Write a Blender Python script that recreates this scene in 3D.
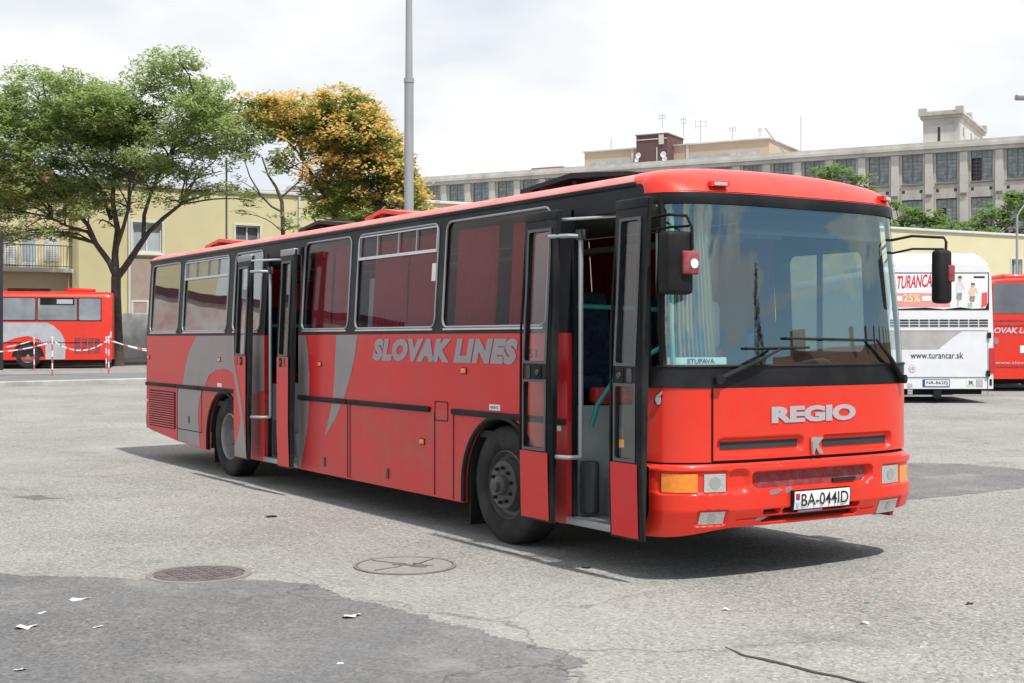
import bpy, bmesh, math, random
from math import sin, cos, pi, radians, sqrt, atan2
from mathutils import Vector, Matrix, noise
from mathutils.geometry import tessellate_polygon
random.seed(7)
for o in list(bpy.data.objects): bpy.data.objects.remove(o)
SC = bpy.context.scene
COL = SC.collection
# ------------------------------------------------------------------ camera, sky, sun, exposure
CAM = Vector((6.977, -5.781, 1.689))
YAW = 2.57595
FW = Vector((cos(YAW), sin(YAW), 0)); RT = Vector((sin(YAW), -cos(YAW), 0))
cd = bpy.data.cameras.new('camera'); cam = bpy.data.objects.new('camera', cd); COL.objects.link(cam)
cam.location = CAM; cam.rotation_euler = (radians(90 - 0.081), 0, YAW - pi/2)
cd.sensor_width = 36; cd.lens = 36*1324.5/1024; cd.clip_start = .05; cd.clip_end = 3000
SC.camera = cam
SUN_EL, SUN_AZ = 62.0, 3.5
w = bpy.data.worlds.new('World'); SC.world = w; w.use_nodes = True
def build_world():
    nt = w.node_tree; N = nt.nodes; L = nt.links; N.clear()
    out = N.new('ShaderNodeOutputWorld'); bg = N.new('ShaderNodeBackground'); bg.inputs[1].default_value = 0.1
    sky = N.new('ShaderNodeTexSky'); sky.sky_type = 'NISHITA'; sky.sun_disc = False
    sky.sun_elevation = radians(SUN_EL); sky.sun_rotation = radians(90 - SUN_AZ); sky.dust_density = .15; sky.ozone_density = 2.5; sky.altitude = 1500
    tc = N.new('ShaderNodeTexCoord'); sep = N.new('ShaderNodeSeparateXYZ'); L.new(tc.outputs['Generated'], sep.inputs[0])
    def m(op, a, b=None, c=None, clamp=False):
        n = N.new('ShaderNodeMath'); n.operation = op; n.use_clamp = clamp
        for i, v in enumerate((a, b, c)):
            if v is None: continue
            if isinstance(v, (int, float)): n.inputs[i].default_value = v
            else: L.new(v, n.inputs[i])
        return n.outputs[0]
    zc = m('MAXIMUM', sep.outputs[2], 0.0)
    den = m('ADD', zc, 0.22)
    u = m('DIVIDE', sep.outputs[0], den); v = m('DIVIDE', sep.outputs[1], den)
    cmb = N.new('ShaderNodeCombineXYZ'); L.new(u, cmb.inputs[0]); L.new(v, cmb.inputs[1])
    n1 = N.new('ShaderNodeTexNoise'); n1.inputs['Scale'].default_value = 4.2; n1.inputs['Detail'].default_value = 9; n1.inputs['Roughness'].default_value = .56; n1.inputs['Distortion'].default_value = .35
    dm = N.new('ShaderNodeMapping'); dm.inputs['Scale'].default_value = (1, 1, 4.2); dm.inputs['Location'].default_value = (1.7, .4, 2.2); L.new(tc.outputs['Generated'], dm.inputs[0]); L.new(dm.outputs[0], n1.inputs[0])
    n2 = N.new('ShaderNodeTexNoise'); n2.inputs['Scale'].default_value = 2.6; n2.inputs['Detail'].default_value = 5; n2.inputs['Roughness'].default_value = .5
    mp = N.new('ShaderNodeMapping'); mp.inputs['Location'].default_value = (3.3, 7.1, 0); mp.inputs['Scale'].default_value = (1, 1, 2.4); L.new(tc.outputs['Generated'], mp.inputs[0]); L.new(mp.outputs[0], n2.inputs[0])
    # thick cloud over the -X half of the sky, broken cloud over the +X half
    br = N.new('ShaderNodeMapRange'); br.inputs[1].default_value = -.1; br.inputs[2].default_value = .5; br.inputs[3].default_value = .27; br.inputs[4].default_value = .018; L.new(sep.outputs[0], br.inputs[0]); bias = br.outputs[0]
    cov = m('ADD', n1.outputs[0], bias)
    r = N.new('ShaderNodeMapRange'); r.interpolation_type = 'SMOOTHSTEP'; r.inputs[1].default_value = .455; r.inputs[2].default_value = .535; L.new(cov, r.inputs[0])
    ramp = N.new('ShaderNodeValToRGB'); e = ramp.color_ramp.elements
    e[0].position = .42; e[0].color = (5.1, 5.65, 6.3, 1); e[1].position = .60; e[1].color = (7.7, 7.75, 7.8, 1)
    L.new(n2.outputs[0], ramp.inputs[0])
    mx = N.new('ShaderNodeMix'); mx.data_type = 'RGBA'; L.new(r.outputs[0], mx.inputs[0]); L.new(sky.outputs[0], mx.inputs[6]); L.new(ramp.outputs[0], mx.inputs[7])
    # horizon air
    hz = N.new('ShaderNodeMapRange'); hz.inputs[1].default_value = 0.0; hz.inputs[2].default_value = .07; hz.inputs[3].default_value = .8; hz.inputs[4].default_value = 0; L.new(sep.outputs[2], hz.inputs[0])
    m2 = N.new('ShaderNodeMix'); m2.data_type = 'RGBA'; L.new(hz.outputs[0], m2.inputs[0]); L.new(mx.outputs[2], m2.inputs[6]); m2.inputs[7].default_value = (7.2, 7.35, 7.5, 1)
    L.new(m2.outputs[2], bg.inputs[0]); L.new(bg.outputs[0], out.inputs[0])
build_world()
sd = bpy.data.lights.new('sun', 'SUN'); sd.energy = 3.6; sd.angle = radians(1.6); sd.color = (1, .965, .915)
sun = bpy.data.objects.new('sun', sd); COL.objects.link(sun)
sv = Vector((cos(radians(SUN_EL))*cos(radians(SUN_AZ)), cos(radians(SUN_EL))*sin(radians(SUN_AZ)), sin(radians(SUN_EL))))
sun.rotation_euler = sv.to_track_quat('Z', 'Y').to_euler(); sun.location = (0, 0, 40)
SC.view_settings.view_transform = 'Standard'; SC.view_settings.look = 'None'; SC.view_settings.exposure = 0.42; SC.view_settings.gamma = 1
SC.view_settings.use_curve_mapping = False
SC.render.engine = 'CYCLES'
try: SC.cycles.max_bounces = 8; SC.cycles.transparent_max_bounces = 16
except Exception: pass

# ------------------------------------------------------------------ materials
MATS = {}
def mat(name, col, rough=.6, metal=0.0, var=.12, scale=3.0, bump=0.0, bscale=30, coat=0.0, spec=.5, dirt=None, dirt_amt=0.0, dirt_scale=2.0, stretch=None, emis=None):
    if name in MATS: return MATS[name]
    m = bpy.data.materials.new(name); m.use_nodes = True; MATS[name] = m
    nt = m.node_tree; N = nt.nodes; L = nt.links; b = N['Principled BSDF']
    b.inputs['Roughness'].default_value = rough; b.inputs['Metallic'].default_value = metal
    b.inputs['Coat Weight'].default_value = coat; b.inputs['Coat Roughness'].default_value = .06
    b.inputs['Specular IOR Level'].default_value = spec
    tc = N.new('ShaderNodeTexCoord'); src = tc.outputs['Object']
    if stretch:
        mp = N.new('ShaderNodeMapping'); mp.inputs['Scale'].default_value = stretch; L.new(src, mp.inputs[0]); src = mp.outputs[0]
    nz = N.new('ShaderNodeTexNoise'); nz.inputs['Scale'].default_value = scale; nz.inputs['Detail'].default_value = 6; L.new(src, nz.inputs[0])
    mr = N.new('ShaderNodeMapRange'); mr.inputs[1].default_value = .3; mr.inputs[2].default_value = .7; L.new(nz.outputs[0], mr.inputs[0])
    mx = N.new('ShaderNodeMix'); mx.data_type = 'RGBA'; L.new(mr.outputs[0], mx.inputs[0])
    mx.inputs[6].default_value = (*[c*(1-var) for c in col], 1); mx.inputs[7].default_value = (*[min(1, c*(1+var)) for c in col], 1)
    colo = mx.outputs[2]
    if dirt:
        n2 = N.new('ShaderNodeTexNoise'); n2.inputs['Scale'].default_value = dirt_scale; n2.inputs['Detail'].default_value = 9; n2.inputs['Roughness'].default_value = .65; L.new(src, n2.inputs[0])
        r2 = N.new('ShaderNodeMapRange'); r2.inputs[1].default_value = .42; r2.inputs[2].default_value = .72; r2.inputs[4].default_value = dirt_amt; L.new(n2.outputs[0], r2.inputs[0])
        m2 = N.new('ShaderNodeMix'); m2.data_type = 'RGBA'; L.new(r2.outputs[0], m2.inputs[0]); L.new(colo, m2.inputs[6]); m2.inputs[7].default_value = (*dirt, 1); colo = m2.outputs[2]
    L.new(colo, b.inputs['Base Color'])
    if bump:
        n3 = N.new('ShaderNodeTexNoise'); n3.inputs['Scale'].default_value = bscale; n3.inputs['Detail'].default_value = 4; L.new(src, n3.inputs[0])
        bp = N.new('ShaderNodeBump'); bp.inputs['Strength'].default_value = bump; bp.inputs['Distance'].default_value = .02; L.new(n3.outputs[0], bp.inputs['Height']); L.new(bp.outputs[0], b.inputs['Normal'])
    if emis: b.inputs['Emission Color'].default_value = (*emis[:3], 1); b.inputs['Emission Strength'].default_value = emis[3]
    return m
def glass(name, tint, refl=1.6, film=(0, 0, 0), filmamt=0.0, rough=.0, wav=0.0, gtint=(1, 1, 1)):
    if name in MATS: return MATS[name]
    m = bpy.data.materials.new(name); m.use_nodes = True; MATS[name] = m
    nt = m.node_tree; N = nt.nodes; L = nt.links; N.clear()
    out = N.new('ShaderNodeOutputMaterial'); tr = N.new('ShaderNodeBsdfTransparent'); tr.inputs[0].default_value = (*tint, 1)
    gl = N.new('ShaderNodeBsdfGlossy'); gl.inputs['Roughness'].default_value = rough; gl.inputs[0].default_value = (*gtint, 1)
    fr = N.new('ShaderNodeFresnel'); ge = N.new('ShaderNodeNewGeometry')      # same reflectance from either side of the pane
    ex = N.new('ShaderNodeMath'); ex.operation = 'MULTIPLY_ADD'; ex.inputs[1].default_value = -2; ex.inputs[2].default_value = 1; L.new(ge.outputs['Backfacing'], ex.inputs[0])
    pw = N.new('ShaderNodeMath'); pw.operation = 'POWER'; pw.inputs[0].default_value = refl; L.new(ex.outputs[0], pw.inputs[1]); L.new(pw.outputs[0], fr.inputs[0])
    base = tr.outputs[0]
    if filmamt:
        df = N.new('ShaderNodeBsdfDiffuse'); df.inputs[0].default_value = (*film, 1); ms = N.new('ShaderNodeMixShader'); ms.inputs[0].default_value = filmamt
        L.new(tr.outputs[0], ms.inputs[1]); L.new(df.outputs[0], ms.inputs[2]); base = ms.outputs[0]
    mx = N.new('ShaderNodeMixShader'); L.new(fr.outputs[0], mx.inputs[0]); L.new(base, mx.inputs[1]); L.new(gl.outputs[0], mx.inputs[2]); L.new(mx.outputs[0], out.inputs[0])
    if wav:
        tc = N.new('ShaderNodeTexCoord'); nz = N.new('ShaderNodeTexNoise'); nz.inputs['Scale'].default_value = 1.1; nz.inputs['Detail'].default_value = 1
        L.new(tc.outputs['Object'], nz.inputs[0]); bp = N.new('ShaderNodeBump'); bp.inputs['Strength'].default_value = wav; bp.inputs['Distance'].default_value = .05
        L.new(nz.outputs[0], bp.inputs['Height']); L.new(bp.outputs[0], gl.inputs['Normal'])
    return m
def leafmat(name, c0, c1, c2=None, trans=.3):
    m = bpy.data.materials.new(name); m.use_nodes = True; MATS[name] = m
    nt = m.node_tree; N = nt.nodes; L = nt.links; N.clear()
    out = N.new('ShaderNodeOutputMaterial'); g = N.new('ShaderNodeNewGeometry'); rp = N.new('ShaderNodeValToRGB')
    e = rp.color_ramp.elements; e[0].color = (*c0, 1); e[1].color = (*c1, 1); e[1].position = .8 if c2 else 1
    if c2: x = e.new(1.0); x.color = (*c2, 1)
    L.new(g.outputs['Random Per Island'], rp.inputs[0])
    d = N.new('ShaderNodeBsdfPrincipled'); d.inputs['Roughness'].default_value = .6; d.inputs['Specular IOR Level'].default_value = .3; t = N.new('ShaderNodeBsdfTranslucent'); ms = N.new('ShaderNodeMixShader'); ms.inputs[0].default_value = trans
    L.new(rp.outputs[0], d.inputs['Base Color']); L.new(rp.outputs[0], t.inputs[0]); L.new(d.outputs[0], ms.inputs[1]); L.new(t.outputs[0], ms.inputs[2]); L.new(ms.outputs[0], out.inputs[0])
    return m
RED = mat('red_paint', (.74, .030, .012), .35, coat=.3, var=.04, scale=1.2, spec=.35, dirt=(.50, .09, .06), dirt_amt=.25, dirt_scale=5, bump=.06, bscale=1.6)
REDS = mat('shaded_side_red', (.64, .014, .017), .36, coat=.18, var=.05, scale=1.0, spec=.35, dirt=(.44, .08, .07), dirt_amt=.25, dirt_scale=2.3, bump=.10, bscale=1.3)  # same red as the front, made duller for the side in shade
REDL = mat('dusty_red_paint', (.60, .035, .036), .45, coat=.1, var=.06, scale=1.0, spec=.35, dirt=(.36, .12, .10), dirt_amt=.55, dirt_scale=2.8, bump=.10, bscale=1.3)
GREY = mat('silver_grey_paint', (.26, .235, .24), .42, coat=.2, var=.05, dirt=(.3, .29, .27), dirt_amt=.3)
TXT = mat('lettering_grey', (.30, .29, .31), .45, var=.04)
TXTF = mat('lettering_silver', (.42, .39, .41), .45, var=.04)
BLACK = mat('black_band_paint', (.010, .011, .014), .42, spec=.2, var=.15, dirt=(.06, .058, .055), dirt_amt=.4)
RUB = mat('rubber', (.010, .010, .011), .6, spec=.2, var=.2, dirt=(.06, .058, .055), dirt_amt=.4)
TYRE = mat('tyre_rubber', (.022, .022, .022), .85, var=.2, spec=.25, dirt=(.10, .092, .085), dirt_amt=.45, dirt_scale=4, bump=.2, bscale=60)
HUB = mat('hub_grey', (.09, .088, .085), .6, var=.25, metal=.2, dirt=(.05, .04, .035), dirt_amt=.6, dirt_scale=9)
STEEL = mat('rim_silver', (.33, .32, .31), .5, metal=.5, var=.15, dirt=(.14, .12, .10), dirt_amt=.5, dirt_scale=6)
ALU = mat('aluminium', (.62, .63, .65), .35, metal=.7, var=.06)
ALUD = mat('frame_aluminium', (.33, .34, .35), .42, metal=.5, var=.1)
DARK = mat('underbody', (.012, .012, .012), .9, var=.3)
INT = mat('interior_grey', (.36, .39, .39), .7, var=.08, dirt=(.09, .09, .09), dirt_amt=.3)
INTD = mat('interior_dark', (.03, .032, .035), .8, var=.2)
CEIL = mat('interior_ceiling', (.42, .42, .41), .7, var=.04)
SEATM = mat('seat_fabric', (.03, .045, .075), .9, var=.5, scale=25)
CURT = mat('red_curtain', (.27, .016, .032), .9, var=.1)
SHEER = mat('white_curtain', (.22, .24, .235), .9, var=.05)
TEAL = mat('teal_handrail', (.02, .28, .25), .35, coat=.3, var=.05)
POLE = mat('grey_handrail', (.36, .38, .40), .35, metal=.3, var=.06)
AMB = mat('amber_lens', (.85, .25, .02), .15, coat=.8, var=.12, scale=25)
LENS = mat('lamp_lens', (.62, .62, .58), .22, coat=.6, var=.10, scale=70, metal=.6, bump=.3, bscale=90)
LENSR = mat('red_lens', (.5, .015, .02), .15, coat=.8, var=.2, scale=30)
WHITE = mat('white_paint', (.78, .79, .80), .35, coat=.4, var=.03, dirt=(.6, .6, .58), dirt_amt=.3)
PLATE = mat('plate_white', (.80, .80, .77), .4, var=.03)
INK = mat('black_ink', (.012, .012, .014), .5, var=.1)
BLUE = mat('plate_blue', (.02, .06, .35), .4, var=.1)
CHR = mat('chrome', (.75, .75, .76), .18, metal=1, var=.03)
MAROON = mat('faded_maroon', (.24, .028, .035), .8, var=.2, dirt=(.45, .25, .25), dirt_amt=.35, dirt_scale=14)
ROOFP = mat('roof_red_with_sheen', (.66, .20, .17), .55, var=.06, dirt=(.6, .4, .37), dirt_amt=.4, dirt_scale=3)  # red roof paled to pink, the sky's sheen mixed into the colour
RIMD = mat('dark_rim', (.085, .088, .09), .4, var=.1)
G_SIDE = glass('side_glass', (.90, .85, .85), 1.2, (.35, .22, .22), .01, wav=.04)
G_REAR = glass('rear_side_glass', (.6, .6, .6), 3.4, wav=.05)
G_WIND = glass('windscreen_glass', (.78, .93, .90), 2.6, (.3, .42, .42), .015, wav=.05, gtint=(.82, .96, .92))
G_DOOR = glass('door_glass', (.88, .88, .87), 1.5, (.2, .2, .2), .02)
G_FAR = glass('distant_glass', (.22, .26, .28), 1.9, (.30, .36, .38), .45, rough=.1)

# ------------------------------------------------------------------ mesh helpers
ORG = {}
class MB:
    def __init__(s): s.v = []; s.f = []
    def add(s, vs, fs):
        o = len(s.v); s.v += [tuple(p) for p in vs]; s.f += [tuple(i+o for i in f) for f in fs]; return s
    def box(s, x0, y0, z0, x1, y1, z1, bev=0.0):
        if x0 > x1: x0, x1 = x1, x0
        if y0 > y1: y0, y1 = y1, y0
        if z0 > z1: z0, z1 = z1, z0
        if bev > 0:
            bm = bmesh.new(); bmesh.ops.create_cube(bm, size=1)
            for v in bm.verts: v.co = Vector(((x0+x1)/2+v.co.x*(x1-x0), (y0+y1)/2+v.co.y*(y1-y0), (z0+z1)/2+v.co.z*(z1-z0)))
            bmesh.ops.bevel(bm, geom=bm.edges[:], offset=min(bev, .45*min(x1-x0, y1-y0, z1-z0)), segments=3, affect='EDGES', profile=.5)
            bm.verts.index_update(); vs = [v.co[:] for v in bm.verts]; fs = [[v.index for v in f.verts] for f in bm.faces]; bm.free()
            return s.add(vs, fs)
        return s.add([(x0,y0,z0),(x1,y0,z0),(x1,y1,z0),(x0,y1,z0),(x0,y0,z1),(x1,y0,z1),(x1,y1,z1),(x0,y1,z1)],
                     [(0,3,2,1),(4,5,6,7),(0,1,5,4),(1,2,6,5),(2,3,7,6),(3,0,4,7)])
    def tube(s, pts, r, n=8, closed=False):
        pts = [Vector(p) for p in pts]; rs = r if isinstance(r, (list, tuple)) else [r]*len(pts)
        k = len(pts); vs = []; prev = None
        for i, p in enumerate(pts):
            if closed: d = pts[(i+1) % k]-pts[i-1]
            else: d = pts[min(i+1, k-1)]-pts[max(i-1, 0)]
            d.normalize()
            if prev is None: a = d.cross(Vector((0, 0, 1)) if abs(d.z) < .9 else Vector((1, 0, 0)))
            else: a = prev-d*prev.dot(d)
            a.normalize(); b = d.cross(a); prev = a
            for j in range(n): t = 2*pi*j/n; vs.append(p+(a*cos(t)+b*sin(t))*rs[i])
        fs = []
        for i in range(k if closed else k-1):
            i2 = (i+1) % k
            for j in range(n): fs.append((i*n+j, i*n+(j+1) % n, i2*n+(j+1) % n, i2*n+j))
        if not closed: fs += [tuple(range(n))[::-1], tuple((k-1)*n+j for j in range(n))]
        return s.add(vs, fs)
    def cyl(s, a, b, r, n=24): return s.tube([a, b], r, n)
    def lathe(s, c, prof, n=40, axis='y'):
        vs = []; fs = []
        for (r, h) in prof:
            for j in range(n):
                t = 2*pi*j/n
                if axis == 'y': vs.append((c[0]+r*cos(t), c[1]+h, c[2]+r*sin(t)))
                else: vs.append((c[0]+r*cos(t), c[1]+r*sin(t), c[2]+h))
        for i in range(len(prof)-1):
            for j in range(n): fs.append((i*n+j, i*n+(j+1) % n, (i+1)*n+(j+1) % n, (i+1)*n+j))
        return s.add(vs, fs)
    def grid(s, fn, nu, nv):
        vs = [fn(i/nu, j/nv) for j in range(nv+1) for i in range(nu+1)]
        fs = [(j*(nu+1)+i, j*(nu+1)+i+1, (j+1)*(nu+1)+i+1, (j+1)*(nu+1)+i) for j in range(nv) for i in range(nu)]
        return s.add(vs, fs)
    def plate(s, outer, holes, th, to3):
        """flat outline (2d) with holes; to3(a,b,depth) gives the 3d point; th = thickness"""
        loops = [outer]+list(holes)
        vl = [[Vector((a, b, 0)) for a, b in lp] for lp in loops]
        tri = tessellate_polygon(vl); flat = [p for lp in loops for p in lp]; n = len(flat)
        vs = [to3(a, b, 0) for a, b in flat]+[to3(a, b, th) for a, b in flat]
        fs = [tuple(t) for t in tri]+[tuple(i+n for i in t[::-1]) for t in tri]
        o = 0
        for lp in loops:
            k = len(lp)
            for i in range(k): fs.append((o+i, o+(i+1) % k, o+(i+1) % k+n, o+i+n))
            o += k
        return s.add(vs, fs)
    def build(s, name, m, parent=None, smooth=False, local=False):
        me = bpy.data.meshes.new(name); off = Vector((0, 0, 0)) if local or parent is None else ORG.get(_root(parent), Vector((0, 0, 0)))
        me.from_pydata([(v[0]-off.x, v[1]-off.y, v[2]-off.z) for v in s.v], [], s.f); me.update()
        bm = bmesh.new(); bm.from_mesh(me); bmesh.ops.recalc_face_normals(bm, faces=bm.faces[:]); bm.to_mesh(me); bm.free()
        o = bpy.data.objects.new(name, me); COL.objects.link(o); me.materials.append(m)
        if parent: o.parent = parent
        if smooth:
            for p in me.polygons: p.use_smooth = True
            try: me.set_sharp_from_angle(angle=radians(38))
            except Exception: pass
        return o
def _root(o):
    while o.parent: o = o.parent
    return o.name
def tag(o, label=None, cat=None, group=None, kind=None):
    if label: o['label'] = label
    if cat: o['category'] = cat
    if group: o['group'] = group
    if kind: o['kind'] = kind
    return o
def thing(name, loc, label, cat, rz=0, group=None, worldspace=False):
    o = bpy.data.objects.new(name, None); COL.objects.link(o); o.location = loc; o.rotation_euler = (0, 0, rz); o.empty_display_size = .3
    ORG[o.name] = Vector(loc) if worldspace else Vector((0, 0, 0))
    return tag(o, label, cat, group)
def centred(o, label, cat, group=None, kind=None):
    """move a one-mesh thing's origin to its base centre"""
    me = o.data; xs = [v.co for v in me.vertices]
    c = Vector(((min(v.x for v in xs)+max(v.x for v in xs))/2, (min(v.y for v in xs)+max(v.y for v in xs))/2, min(v.z for v in xs)))
    me.transform(Matrix.Translation(-c)); o.location = c
    return tag(o, label, cat, group, kind)
def rrect(x0, z0, x1, z1, r, n=5):
    P = []
    for cx, cz, a in ((x1-r, z1-r, 0), (x0+r, z1-r, 90), (x0+r, z0+r, 180), (x1-r, z0+r, 270)):
        for i in range(n+1): t = radians(a+90*i/n); P.append((cx+r*cos(t), cz+r*sin(t)))
    return P
def text2d(s, bold=0.0, shear=0.0, space=1.0):
    cu = bpy.data.curves.new('t', 'FONT'); cu.body = s; cu.size = 1; cu.offset = bold; cu.shear = shear; cu.space_character = space; cu.resolution_u = 3
    ob = bpy.data.objects.new('t', cu); COL.objects.link(ob); dg = bpy.context.evaluated_depsgraph_get(); dg.update()
    me = bpy.data.meshes.new_from_object(ob.evaluated_get(dg)); vs = [(v.co.x, v.co.y) for v in me.vertices]; fs = [tuple(p.vertices) for p in me.polygons]
    bpy.data.objects.remove(ob); bpy.data.curves.remove(cu); bpy.data.meshes.remove(me)
    x0 = min(v[0] for v in vs); x1 = max(v[0] for v in vs); y0 = min(v[1] for v in vs); y1 = max(v[1] for v in vs)
    return [((a-x0)/(x1-x0), (b-y0)/(y1-y0)) for a, b in vs], fs
def text_mesh(mb, s, fn, bold=0.0, shear=0.0, space=1.0):
    """fn(u,v)->3d point for u,v in 0..1 over the word's box"""
    vs, fs = text2d(s, bold, shear, space); mb.add([fn(a, b) for a, b in vs], fs); return mb

# ------------------------------------------------------------------ ground
def gz(x, y):
    s = (x-CAM.x)*FW.x+(y-CAM.y)*FW.y
    return .0165*max(0, min(s, 62)-19) if s > 19 else 0.0
def W(lat, s, dz=0.0):           # a place on the ground: lateral offset and distance along the yard
    p = CAM+FW*s+RT*lat; return Vector((p.x, p.y, gz(p.x, p.y)+dz))
def ground_mat(name='worn_asphalt', k=1.0, tint=(1, 1, 1)):
    m = bpy.data.materials.new(name); m.use_nodes = True; nt = m.node_tree; N = nt.nodes; L = nt.links; b = N['Principled BSDF']; b.inputs['Roughness'].default_value = .9; b.inputs['Specular IOR Level'].default_value = .25
    tc = N.new('ShaderNodeTexCoord'); P = tc.outputs['Object']
    def nz(sc, det=6, ro=.6, src=P):
        n = N.new('ShaderNodeTexNoise'); n.inputs['Scale'].default_value = sc; n.inputs['Detail'].default_value = det; n.inputs['Roughness'].default_value = ro; L.new(src, n.inputs[0]); return n.outputs[0]
    def rng(src, a, b_, c=0., d=1.):
        r = N.new('ShaderNodeMapRange'); r.inputs[1].default_value = a; r.inputs[2].default_value = b_; r.inputs[3].default_value = c; r.inputs[4].default_value = d; L.new(src, r.inputs[0]); return r.outputs[0]
    def mix(f, a, b_, mode='MIX'):
        n = N.new('ShaderNodeMix'); n.data_type = 'RGBA'; n.blend_type = mode
        if isinstance(f, float): n.inputs[0].default_value = f
        else: L.new(f, n.inputs[0])
        for i, v in ((6, a), (7, b_)):
            if isinstance(v, tuple): n.inputs[i].default_value = (*v, 1)
            else: L.new(v, n.inputs[i])
        return n.outputs[2]
    vo = N.new('ShaderNodeTexVoronoi'); vo.inputs['Scale'].default_value = 55; L.new(P, vo.inputs[0])
    vsep = N.new('ShaderNodeSeparateColor'); L.new(vo.outputs['Color'], vsep.inputs[0])
    stone = N.new('ShaderNodeValToRGB'); e = stone.color_ramp.elements; e[0].color = (.15, .144, .134, 1); e[1].color = (.44, .416, .38, 1)
    x = e.new(.35); x.color = (.265, .255, .24, 1); x = e.new(.8); x.color = (.31, .30, .283, 1); L.new(vsep.outputs[0], stone.inputs[0])
    c = mix(rng(nz(.18, 4), .35, .7), stone.outputs[0], (.235, .222, .20)); 
    c = mix(rng(nz(.18, 4), .35, .7, .0, .55), stone.outputs[0], (.29, .281, .265))
    big = rng(nz(.35, 6, .62), .34, .68, .83, 1.12)
    cb = N.new('ShaderNodeCombineColor'); [L.new(big, cb.inputs[i]) for i in range(3)]
    c = mix(1.0, c, cb.outputs[0], 'MULTIPLY')
    # oil and water stains
    c = mix(rng(nz(.9, 7, .7), .56, .74, 0, .5), c, (.11, .105, .098)); c = mix(rng(nz(5.5, 3, .6), .66, .74, 0, .5), c, (.09, .087, .082))
    n3 = nz(260, 3, .7); g2 = rng(n3, .25, .75, .80, 1.20); cb2 = N.new('ShaderNodeCombineColor'); [L.new(g2, cb2.inputs[i]) for i in range(3)]
    c = mix(1.0, c, cb2.outputs[0], 'MULTIPLY')
    # fine cracks
    v2 = N.new('ShaderNodeTexVoronoi'); v2.feature = 'DISTANCE_TO_EDGE'; v2.inputs['Scale'].default_value = .33
    wn = N.new('ShaderNodeTexNoise'); wn.inputs['Scale'].default_value = 1.7; wn.inputs['Detail'].default_value = 6; L.new(P, wn.inputs[0])
    va = N.new('ShaderNodeVectorMath'); va.operation = 'MULTIPLY_ADD'; va.inputs[1].default_value = (1.1, 1.1, 0); L.new(wn.outputs['Color'], va.inputs[0]); L.new(P, va.inputs[2]); L.new(va.outputs[0], v2.inputs[0])
    cr = rng(v2.outputs[0], .0, .006, .55, 0.0); gate = rng(nz(.22, 2), .47, .58); mm = N.new('ShaderNodeMath'); mm.operation = 'MULTIPLY'; L.new(cr, mm.inputs[0]); L.new(gate, mm.inputs[1])
    c = mix(mm.outputs[0], c, (.07, .065, .06))
    if k != 1.0:
        c = mix(1.0, c, tuple(k*q for q in tint), 'MULTIPLY'); c = mix(rng(nz(.8, 7, .7), .45, .7, 0, .45), c, (.085, .095, .115)); c = mix(rng(nz(1.1, 9, .72), .53, .66, 0, .6), c, (.27, .26, .245))
    L.new(c, b.inputs['Base Color'])
    bp = N.new('ShaderNodeBump'); bp.inputs['Strength'].default_value = .5; bp.inputs['Distance'].default_value = .006; L.new(vo.outputs['Distance'], bp.inputs['Height'])
    bp2 = N.new('ShaderNodeBump'); bp2.inputs['Strength'].default_value = .4; bp2.inputs['Distance'].default_value = .03; L.new(nz(2.5, 6), bp2.inputs['Height']); L.new(bp.outputs[0], bp2.inputs['Normal']); L.new(bp2.outputs[0], b.inputs['Normal'])
    return m
GROUND = ground_mat()
def ground():
    ss = [-900, -300, -100, -40, -15, 0, 5, 10, 15, 19, 22, 26, 30, 35, 40, 46, 52, 58, 62, 70, 90, 130, 200, 400, 900]
    ls = [-900, -300, -120, -60, -40, -25, -15, -8, 0, 8, 15, 25, 40, 60, 120, 300, 900]
    mb = MB(); vs = [W(l, s) for s in ss for l in ls]; n = len(ls)
    mb.add(vs, [(j*n+i, j*n+i+1, (j+1)*n+i+1, (j+1)*n+i) for j in range(len(ss)-1) for i in range(n-1)])
    o = mb.build('ground', GROUND); tag(o, 'pale worn gravelly asphalt of the bus yard', kind='structure')
ground()
PATCH = ground_mat('dark_asphalt_patch', .62, (.98, .99, 1.02))
def sheet(name, pts, m, dz, label=None, kind='structure', jag=0.0, cat=None, sub=6):
    P = []
    for i in range(len(pts)):
        a = Vector((*pts[i], 0)); b = Vector((*pts[(i+1) % len(pts)], 0)); k = max(1, int((b-a).length*sub)) if jag else 1
        d = (b-a); nrm = Vector((-d.y, d.x, 0)).normalized() if d.length > 0 else Vector()
        for j in range(k):
            q = a+d*j/k
            if jag and j: q += nrm*(noise.noise(q*1.6)*jag+noise.noise(q*7)*jag*.5+noise.noise(q*31)*jag*.35)
            P.append((q.x, q.y))
    mb = MB(); mb.plate(P, [], -.003, lambda a, b, d: (a, b, gz(a, b)+dz+d))
    o = mb.build(name, m); return tag(o, label, cat, kind=kind)
sheet('asphalt_patch', [(-3.3, -4.0), (-2.75, -3.5), (-2.45, -3.15), (-2.3, -2.92), (-2.02, -2.75), (-1.75, -2.2), (-1.43, -2.02), (-.65, -1.97), (.16, -1.89), (.8, -1.78), (1.32, -1.74), (1.55, -1.95), (2.6, -2.6), (3.4, -5), (1.5, -7), (-3, -7), (-4.2, -5)], PATCH, .004, 'dark irregular asphalt repair patch in the foreground', jag=.12, sub=60)
sheet('asphalt_patch', [(-5.6, 8.3), (-4.96, 9.0), (-3.99, 9.03), (-3.2, 11), (-1.6, 9.5), (-2.65, 7.22), (-2.54, 6.0), (-2.59, 5.18), (-3.2, 5.6)], ground_mat('grey_asphalt_patch', .62, (1, 1, 1.02)), .004, 'grey asphalt repair patch right of the bus front', jag=.12, sub=8)
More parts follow.
